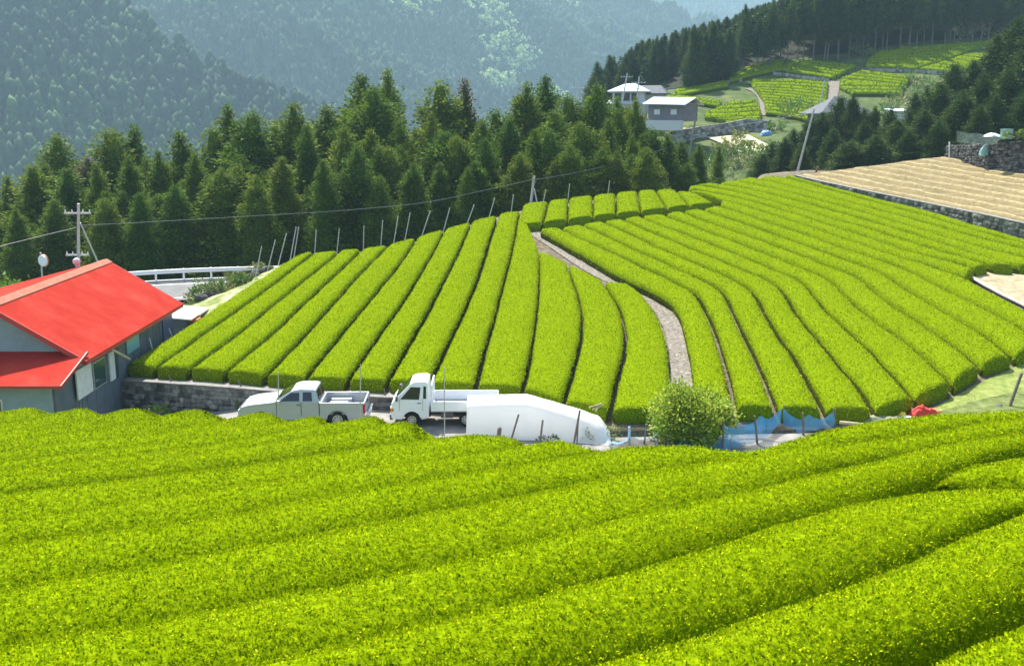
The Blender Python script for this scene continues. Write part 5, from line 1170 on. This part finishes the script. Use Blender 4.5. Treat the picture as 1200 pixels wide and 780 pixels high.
o = link('white_sheet', npmesh('white_sheet', sec.reshape(-1, 3)-org, [grid_quads(*sec.shape[:2])]), SHEET); o.location = org; tag(o, 'big glaring white sheet draped over a long heap at the tail of the white truck', 'sheet')
def ypost(u0, v0, u1, v1, r, m, label, cat='stake', group=None, name='stake', sink=.3):
    p = yardpt(u0, v0); yy = min(p.y, 36.45) if u0 < 690 else p.y; return post_px(u0, v0, u1, v1, yy, r, m, label, cat, group, name, sink)
gS = 'stakes in front of the white sheet'
for u0, v0, u1, v1, r, lb in [(584, 513, 585.5, 502, .09, 'thick dark stump in front of the white sheet, leftmost of the stakes'), (599, 515, 607.6, 486, .04, 'dark stake leaning right in front of the middle of the white sheet'), (633, 517, 636, 492.5, .04, 'upright dark stake in front of the white sheet between two taller ones'), (672, 522, 679.5, 481, .045, 'tallest dark stake leaning before the right half of the white sheet'), (676, 521, 677.5, 494, .03, 'thin stake touching the tallest stake before the white sheet')]: ypost(u0, v0, u1, v1, r, WOOD, lb, 'stake', gS)
for u0, v0, u1, v1, r, m, lb in [(737, 528, 737.5, 500.5, .055, GALV, 'pale thick post right of the white sheet beside the weeds'), (755, 520, 757.5, 497, .035, WOOD, 'thin wooden stake between pale post and the netting bundle'), (783.5, 528, 782, 502, .055, WOOD, 'dark post at the left end of the blue net with green hoops'), (799, 516, 799.5, 494, .04, PALEWOOD, 'pale stake behind the green hoops'), (825, 530, 825, 512, .06, GALV, 'short grey post in front of the green hoops'), (847.5, 530, 847.5, 494.5, .045, WOOD, 'tall dark post of the net fence right of the green hoops'), (887.5, 520, 884.5, 487.5, .045, WOOD, 'grey post in the middle of the blue net fence'), (914, 500, 919.5, 475.5, .06, WOOD, 'leaning dark post at the peak of the blue net fence'), (941.5, 510, 941, 484, .045, WOOD, 'dark post of the blue net fence, second from its right end'), (978.5, 502, 978, 479, .045, WOOD, 'dark end post of the blue net fence at the right')]: ypost(u0, v0, u1, v1, r, m, lb, 'post', 'posts of the blue net fence', 'net_post')
def Yp(u, v, vb): return at(u, v, yardpt(u, vb).y)
net_sheet('blue_net', [Yp(847, 497, 528), Yp(886, 490, 520), Yp(917, 477, 502)], [Yp(847, 528, 529), Yp(886, 519, 520), Yp(915, 500, 502)], 26, 7, .28, BLUENET, 'left length of sagging blue net between the dark posts', 'net', 'blue net fence')
net_sheet('blue_net', [Yp(919, 477, 502), Yp(941, 486, 509), Yp(978, 481, 502)], [Yp(917, 503, 504), Yp(941, 508, 509), Yp(978, 500, 502)], 26, 7, .25, BLUENET, 'right length of sagging blue net ending at the last dark post', 'net', 'blue net fence')
net_sheet('blue_net', [at(860, 494, 36.7), at(890, 492, 36.6), at(915, 478, 36.2)], [at(860, 503, 36.7), at(890, 506, 36.6), at(915, 496, 36.2)], 20, 5, .15, BLUENET, 'blue net stretched at the foot of the bending tea rows behind the fence', 'net', 'blue net fence')
net_sheet('blue_net', [yardpt(784, 524, .75), yardpt(815, 524, .4), yardpt(846, 526, .7)], [yardpt(784, 526, .02), yardpt(815, 526, .02), yardpt(846, 528, .02)], 22, 6, .12, mat('blue_sheet', (.06, .25, .55), .5), 'low bright blue sheet under the green hoops', 'sheet')
net_sheet('blue_net', [Yp(776, 508, 514), Yp(790, 517, 526), Yp(847, 512, 528)], [Yp(776, 514, 514), Yp(790, 527, 527), Yp(847, 529, 529)], 24, 7, .2, BLUENET, 'blue net hanging in front of the round bush between the green hoops', 'net', 'blue net fence')
net_sheet('blue_net', [yardpt(713, 517, .75), yardpt(740, 512, .8), yardpt(772, 508, .95)], [yardpt(713, 520, .02), yardpt(740, 516, .02), yardpt(772, 514, .02)], 20, 5, .15, BLUENET, 'blue net between the weeds and the netting bundle right of the white sheet', 'net', 'blue net fence')
p = yardpt(771, 511); q = at(776.8, 483, p.y); mb = MB().path([p+Vector((-.1, 0, -.1)), p+(q-p)*.35+Vector((-.05, 0, 0)), p+(q-p)*.75, q], .17, 8)
for vv in mb.bm.verts: vv.co += Vector((1, .5, 0))*.06*float(wob(np.array(vv.co)*5))
tag(mb.build('netting_bundle', GREYNET, None, True), 'upright bundle of grey blue netting at the left foot of the round bush', 'net')
HOOP = mat('green_hoop', (.16, .46, .30), .4)
for i, (ua, ub, hh, y) in enumerate([(784, 834, .75, 35.6), (792, 842, .85, 36.0), (790, 830, .62, 35.2)]):
    a = yardpt(ua, 525); b = yardpt(ub, 523); pts = [a+(b-a)*t+Vector((0, (y-35.6), hh*math.sin(math.pi*t)**.7)) for t in np.linspace(0, 1, 14)]
    tag(MB().path(pts, .022, 6).build('garden_hoop', HOOP), ('lowest', 'tallest', 'middle')[(0, 1, 2)[i]]+' of the pale green hoops arching over the blue sheet' if i != 0 else 'pale green hoop starting at the left end post over the blue sheet', 'hoop', 'green hoops over the blue sheet')
post_px(811, 524, 836.5, 483, 35.4, .018, PALEWOOD, 'thin cane leaning up through the green hoops', 'cane', None, 'cane', .1)
bush('weeds', yardpt(705, 516)+Vector((0, .1, 0)), 1.0, .45, .34, 420, .11, 'straggly grey green weeds at the right end of the white sheet', 'weeds', None, DRYLEAF, .012, 81, tone=(.25, .2), asp=.3)
bush('weeds', yardpt(644, 518), .55, .2, .16, 160, .09, 'low weeds at the foot of the white sheet between the stakes', 'weeds', None, BROAD, .01, 82, asp=.3)
heap('soil_heap', yardpt(760, 500)+Vector((0, .4, 0)), 1.5, .7, .45, SANDY, 'heap of pale earth between the white sheet and the round bush', 'heap', 9)
tag(MB().path([at(690, 477, 37.3), at(706, 472.5, 37.2)], .03, 6).path([at(694, 480, 37.2), at(707, 474, 37.2)], .025, 6).path([at(698, 482, 37.1), at(704, 472, 37.3)], .025, 6).build('frame_poles', PALEWOOD), 'bundle of pale sticks poking out of the white sheet at its right end', 'sticks')
heap('dark_tarp', yardpt(721, 500)+Vector((0, .5, 0)), .75, .4, .35, mat('dark_tarp', (.03, .03, .035), .6), 'small dark tarpaulin heap behind the right end of the white sheet', 'tarp', 12)
gz = lambda u, v: Vector(onto([(u, v)], S, 25, 60, -HS)[0])
heap('red_cloth', gz(1082, 487), .62, .34, .40, mat('red_cloth', (.62, .045, .03), .7), 'crumpled bright red cloth lying below the last tea row at the right', 'cloth', 14, .5)
heap('orange_cloth', gz(1095, 484), .28, .24, .2, mat('orange_cloth', (.75, .22, .10), .7), 'small faded orange cloth beside the crumpled red cloth', 'cloth', 18, .5)
heap('yellow_bag', gz(1057, 489), .20, .15, .22, mat('yellow_bag', (.75, .55, .06), .5), 'little yellow bag at the edge of the olive tarpaulin', 'bag', 15, .4)
heap('tarpaulin', gz(1037, 494), 1.05, .45, .26, mat('olive_tarp', (.16, .18, .09), .6), 'flat olive grey tarpaulin left of the red cloth', 'tarpaulin', 16, .4)
heap('plastic_sheet', gz(1062, 491), .4, .2, .12, WHITEP, 'small pale plastic sheet between the olive tarpaulin and the red cloth', 'sheet', 17, .4)
o = rod('plank', at(984, 494.5, 36.2), at(1012, 497, 36.0), .06, PALEWOOD, 'pale wooden rail lying right of the blue net fence', 'plank')
pb = gz(1181, 482); post_px(1181, 482, 1197, 438, pb.y, .07, WOOD, 'grey wooden post leaning right at the right edge above the grass', 'post', None, 'leaning_post')
heap('dark_tarp', gz(1172, 481), .4, .3, .25, mat('dark_sack', (.025, .025, .03), .6), 'dark sack at the foot of the leaning post at right', 'sack', 19)
# ------------------------------------------------------------------ hamlet and upper tea fields
Tf = lambda x, y: T(x, y)
def onTs(px, off=0): return onto(px, lambda x, y: T(x, y)+off, 120, 300)
gU = 'tea hedges of the upper fields'
def plot(Lp, Rp, n, what, H=.7, bend=0, mid=None):
    """n hedges between edge polylines given far to near"""
    a = resamp(Lp, n+1); b = resamp(Rp, n+1)
    lines = []
    for i in range(n+1):
        m = (a[i]+b[i])/2+np.array([0, bend]) if mid is None else None
        lines.append(onTs(smooth(resamp([a[i], m, b[i]], 26), 3), H))
    for i in range(n):
        nm = 'single' if n == 1 else nth(i+1)
        hedge(lines[i], lines[i+1], f'{what}, {nm+" row from the forest" if n > 1 else "a row of its own"}', gU, H=H, bulge=.22, gap=.16, dens=9, size=.3, step=1.4, lumps=.05, caplen=.3, mats=[TEAB, TEAF, TEAT])
plot([(882, 92), (880, 98), (888, 107), (896, 118), (898, 132)], [(971, 95.5), (970, 105), (969, 117), (966, 128), (958, 142)], 12, 'far tea hedge of the big plot beside the lane', bend=-1.5)
plot([(858, 118), (846, 123), (835, 128), (826, 132), (821, 136), (846, 139), (860, 145.5)], [(883, 115.5), (887, 120), (890, 125), (892, 130), (892, 134), (892, 138.5), (880, 143.5)], 7, 'far tea hedge of the plot by the grey shed', bend=1.2)
plot([(791, 104.5), (796, 111)], [(850, 93.8), (854, 100)], 2, 'far tea hedge on the low ridge terrace')
plot([(779, 110), (779, 117.5)], [(846, 118.5), (843, 124)], 2, 'far tea hedge strip just above the grey shed roof', bend=-1.6)
plot([(852, 84), (856, 95)], [(921, 67), (915, 81)], 4, 'far tea hedge of the strip along the forest', bend=-1)
plot([(922, 73), (912, 82)], [(940, 70), (926, 82)], 2, 'short far tea hedge beside the flat upper plot')
plot([(942, 70.3), (920, 83)], [(1004, 76), (975, 91)], 5, 'far tea hedge of the flat upper plot', bend=-.6)
plot([(1011, 81.5), (985, 91.5), (984, 100.5), (1000, 109)], [(1068, 89.5), (1067, 93), (1060, 100), (1057, 110)], 6, 'far tea hedge of the plot right of the lane', bend=-.5)
plot([(1030, 60), (1016, 69), (1014, 78)], [(1166, 46.5), (1120, 65), (1073, 80)], 7, 'far tea hedge of the highest wide plot', bend=-1)
plot([(1137, 61.5), (1109, 70), (1077, 80)], [(1160, 62), (1150, 75), (1117, 84)], 6, 'far tea hedge of the small plot by the cedars')
def ribbon(name, px, w, m, off=.15, label=None, cat=None):
    c = onTs(smooth(resamp(px, 30), 2), off); d = np.gradient(c[:, :2], axis=0); d /= np.linalg.norm(d, axis=1)[:, None]; nn = np.stack([-d[:, 1], d[:, 0]], 1)
    V = np.array([[*(c[i, :2]+nn[i]*w*k), c[i, 2]] for i in range(30) for k in (-.5, 0, .5)]); V[:, 2] = T(V[:, 0], V[:, 1])+off
    return tag(link(name, npmesh(name, V, [grid_quads(30, 3)], smooth=True), m), label, cat, None, None if label else 'structure')
ribbon('path', [(876, 103.5), (884, 106), (891, 112.5), (894, 120), (894.5, 127), (893, 135)], 1.1, GRAVEL)
ribbon('path', [(977, 95), (976, 104), (974, 112), (970, 120)], 2.2, GRAVEL)
ribbon('path', [(800, 110.5), (820, 109), (838, 104), (856, 97)], .9, GRAVEL)
def retwall(px, hgt, label, seed):
    c = np.array([onTs([q], .1)[0] for q in px]); top = c.copy(); top[:, 2] += hgt
    if (top[-1, 0] < top[0, 0]): top = top[::-1]; c = c[::-1]
    stone_wall(top, c[:, 2]-.5, label, .5, 0, BLOCK, .5, True, seed)
retwall([(905, 87.5), (930, 90.5), (955, 93.5), (971, 95.5)], .55, 'low pale wall under the flat upper tea plot', 41)
retwall([(1011, 82.5), (1040, 83.8), (1073, 84.5), (1118, 87.5)], .55, 'long low wall under the highest tea plot', 42)
retwall([(850, 98), (868, 95.2), (885, 87.5), (906, 84)], .5, 'low wall under the steep tea strip at the forest edge', 43)
retwall([(787, 168), (820, 161), (850, 157), (875, 152), (897, 154)], 1.7, 'grey retaining wall below the bare yard of the hamlet', 44)
def patch(name, poly, m, off=.12):
    a = resamp([poly[0], poly[1]], 14); b = resamp([poly[3], poly[2]], 14); g_ = np.stack([onTs(a*(1-t)+b*t, off) for t in np.linspace(0, 1, 10)]); tag(link(name, npmesh(name, g_.reshape(-1, 3), [grid_quads(10, 14)], smooth=True), m), kind='structure')
patch('bare_yard', [(797, 150), (858, 146.5), (858, 150), (790, 158)], SANDY, .4)
patch('dry_field', [(828, 160.5), (876, 157.5), (905, 172), (866, 176)], mottled('dry_grass_field', [(.3, (.40, .36, .20)), (.7, (.62, .58, .38))], .5, 8, .95, .2, .05), .25)
patch('dry_field', [(862, 176), (905, 172), (905, 181), (878, 182)], mottled('pale_green_field', [(.3, (.36, .40, .17)), (.7, (.52, .54, .28))], .5, 8, .95, .2, .05), .25)
# grey shed with white plinth and long pale roof
FW = mat('house_white', (.50, .50, .50), .6); FGREY = mottled('brown_grey_board', [(.3, (.14, .125, .14)), (.7, (.20, .18, .20))], 1, 6, .8, 0); TILE = mottled('grey_tile', [(.3, (.065, .075, .085)), (.7, (.11, .12, .135))], 2, 6, .75, .2, .03); PALER = mat('pale_tin_roof', (.46, .52, .55), .4)
def hiproof(mb, w, d, z, hgt, ov=.7, ridge=.5):
    a = [(-w/2-ov, -d/2-ov, z), (w/2+ov, -d/2-ov, z), (w/2+ov, d/2+ov, z), (-w/2-ov, d/2+ov, z)]; r0, r1 = (-w*ridge/2, 0, z+hgt), (w*ridge/2, 0, z+hgt)
    V = [mb.bm.verts.new(p) for p in a]; A = mb.bm.verts.new(r0); B = mb.bm.verts.new(r1); lo = [mb.bm.verts.new((p[0], p[1], p[2]-.18)) for p in a]
    for f in ((V[0], V[1], B, A), (V[1], V[2], B), (V[2], V[3], A, B), (V[3], V[0], A)): mb.bm.faces.new(f)
    for i in range(4): mb.bm.faces.new((V[i], lo[i], lo[(i+1) % 4], V[(i+1) % 4]))
    mb.bm.faces.new(lo[::-1]); return mb
a_, b_ = at(759.5, 140.5, 161), at(800, 145.5, 157); dx = b_-a_; ln_ = dx.xy.length; ang = math.atan2(dx.y, dx.x)
sh = empty('grey_shed', ((a_+b_)/2).xy.to_3d()+Vector((0, 0, a_.z-.1)), ang, 'long brown grey shed with pale roof and two white windows beside the white house', 'shed')
sh.location += Vector((math.sin(-ang), math.cos(ang), 0))*2.2
z_ = sh.location.z
MB().box((0, 0, 1.2), (ln_, 4.4, 2.6)).build('wall', FGREY, sh)
MB().box((0, -2.5, -.7), (ln_*1.02, .7, 1.5)).build('plinth', FW, sh)
MB().slab([(-ln_/2-.7, -2.9, 2.45), (ln_/2+.7, -2.9, 2.3), (ln_/2+.7, .3, 3.35), (-ln_/2-.7, .3, 3.5)], (0, 0, 1), .12).slab([(-ln_/2-.7, .3, 3.5), (ln_/2+.7, .3, 3.35), (ln_/2+.7, 2.9, 2.3), (-ln_/2-.7, 2.9, 2.45)], (0, 0, 1), .12).build('roof', PALER, sh)
for x in (-ln_*.24, ln_*.24):
    wn = MB().box((x, -2.22, 1.3), (1.05, .08, .8)).build('window', FW, sh); MB().box((x-.25, -2.25, 1.3), (.44, .08, .66)).box((x+.25, -2.25, 1.3), (.44, .08, .66)).build('pane', PALEP, wn)
wp = at(739, 124, 172); wh = empty('white_house', (wp.x, 173, wp.z-2.2), R_(-14), 'white two storey house with grey hipped roofs on the hill edge', 'house')
MB().box((0, 0, 2.2), (5.2, 5.0, 5.0)).build('wall', FW, wh); hiproof(MB(), 5.2, 5.0, 4.55, 1.25, .8, .35).build('roof', PALER, wh)
MB().slab([(-3.6, -3.8, 2.5), (3.0, -3.8, 2.5), (2.8, -2.4, 2.95), (-3.4, -2.4, 2.95)], (0, 0, 1), .1).build('porch_roof', PALER, wh)
for x in (-1.7, -.3, 1.1):
    wn = MB().box((x, -2.52, 3.6), (1.1, .08, 1.3)).build('window', TILE, wh); MB().box((x, -2.55, 3.6), (.96, .06, 1.12)).build('pane', GLASS, wn)
for x in (-2.4, 2.2): MB().tube((x, -3.7, 0), (x, -3.7, 2.55), .09).build('porch_post', FW, wh)
MB().box((-1.2, -3.6, -.4), (6.5, 2.5, .9)).build('terrace', FW, wh)
wp = at(763, 121, 174); w2 = empty('tiled_house', (wp.x, 175, wp.z-1.5), R_(-16), 'lower house with grey gabled tile roof between the white house and the grey shed', 'house')
MB().box((0, 0, 1.5), (4.6, 4.6, 3.4)).build('wall', FW, w2); hiproof(MB(), 4.6, 4.6, 3.1, 1.35, .8, .75).build('roof', TILE, w2)
wp = at(986, 131, 142); w3 = empty('hipped_house', (wp.x, 144, wp.z-2.6), R_(8), 'house with broad grey hipped roof rising behind the cedar clump', 'house')
MB().box((0, 0, 1.3), (6.2, 5.2, 3.2)).build('wall', FGREY, w3); hiproof(MB(), 6.2, 5.2, 2.4, 2.3, .8, .18).build('roof', TILE, w3)
wp = at(1056, 138, 138); w4 = empty('small_shed', (wp.x, 139, wp.z-1), R_(10), 'small white shed glimpsed between the cedars above the straw field', 'shed')
MB().box((0, 0, .9), (2.4, 2.2, 2.0)).build('wall', FW, w4); MB().box((0, 0, 1.98), (2.9, 2.7, .14), rx=.12).build('roof', PALER, w4)
heap('blue_tarp', onT(898, 158, 100, 220)+Vector((0, 0, -.1)), 1.0, .8, .9, mat('blue_tarp', (.10, .22, .42), .5), 'blue tarpaulin over a heap beside the retaining wall of the hamlet', 'tarpaulin', 21)
heap('red_sheet', onT(1056, 110, 150, 260), .55, .4, .35, mat('red_sheet', (.6, .08, .05), .6), 'small red sheet at the lower corner of the upper right tea plot', 'sheet', 22)
# palm-like young tree between the upper plots
bush('young_tree', onT(1008, 66, 180, 260)-Vector((0, 0, .2)), 2.0, 1.6, 1.5, 420, .6, 'pale green young tree with feathery branches beside the upper lane', 'tree', None, DRYLEAF, .06, 91, asp=.25, tone=(.3, .15))
for i, (u, v, s_, lb) in enumerate([(1140, 42, 3.2, 'pinkish dry scrub at the forest corner above the highest plot'), (1160, 38, 3.4, 'tan dry scrub right of the pinkish one at the forest corner'), (1125, 46, 2.4, 'low grey green scrub at the top edge of the highest plot')]):
    bush('scrub_bush', onT(u, v, 180, 300)-Vector((0, 0, .5)), s_*1.3, s_, s_*.8, 420, .5, lb, 'bush', 'scrub at the forest corner', DRYLEAF, .04, 95+i, tone=(.75-.3*(i == 2), .2))
# ------------------------------------------------------------------ light, air, camera
w = bpy.data.worlds.new('World'); sc.world = w; w.use_nodes = True
nt = w.node_tree; bg = nt.nodes['Background']
sky = nt.nodes.new('ShaderNodeTexSky'); sky.sky_type = 'NISHITA'; sky.sun_disc = False
SUN_EL, SUN_AZ = R_(55), R_(-24)                 # azimuth from the view axis (+Y), negative = to the left
sky.sun_elevation = SUN_EL; sky.sun_rotation = SUN_AZ
sky.air_density = 1.2; sky.dust_density = 2.0; sky.ozone_density = 1.0
nt.links.new(sky.outputs[0], bg.inputs[0]); bg.inputs[1].default_value = .12
sl = bpy.data.lights.new('sun', 'SUN'); sl.energy = 5.0; sl.angle = R_(.53); sl.color = (1, .95, .86)
so = bpy.data.objects.new('sun', sl); col.objects.link(so)
sv = Vector((math.sin(SUN_AZ)*math.cos(SUN_EL), math.cos(SUN_AZ)*math.cos(SUN_EL), math.sin(SUN_EL)))
so.rotation_euler = sv.to_track_quat('Z', 'Y').to_euler(); so.location = sv*60
HAZE = bpy.data.materials.new('haze_air'); HAZE.use_nodes = True
hn = HAZE.node_tree; hn.nodes.remove(hn.nodes['Principled BSDF'])
pv = hn.nodes.new('ShaderNodeVolumePrincipled'); pv.inputs['Color'].default_value = (.55, .84, 1, 1); pv.inputs['Density'].default_value = HAZE_D; pv.inputs['Anisotropy'].default_value = 0
hn.links.new(pv.outputs[0], hn.nodes['Material Output'].inputs['Volume'])
hb = MB().box((0, 1450, 170), (4200, 3700, 760)).build('haze', HAZE); tag(hb, kind='stuff')
cam = bpy.data.cameras.new('camera'); co = bpy.data.objects.new('camera', cam); col.objects.link(co)
co.rotation_euler = (R_(90)-PITCH, 0, 0); cam.sensor_width = 36; cam.lens = 36*F/1200; cam.clip_start = .1; cam.clip_end = 9000
sc.camera = co
sc.view_settings.view_transform = 'Standard'; sc.view_settings.look = 'None'; sc.view_settings.exposure = EXPO; sc.view_settings.gamma = 1
sc.view_settings.use_curve_mapping = False
cy = sc.cycles; cy.use_denoising = DENOISE; cy.denoising_prefilter = 'NONE'; cy.max_bounces = 6; cy.diffuse_bounces = 3; cy.glossy_bounces = 2; cy.transmission_bounces = 3; cy.volume_bounces = 0; cy.transparent_max_bounces = 8
cy.use_adaptive_sampling = False; cy.sample_clamp_indirect = 6
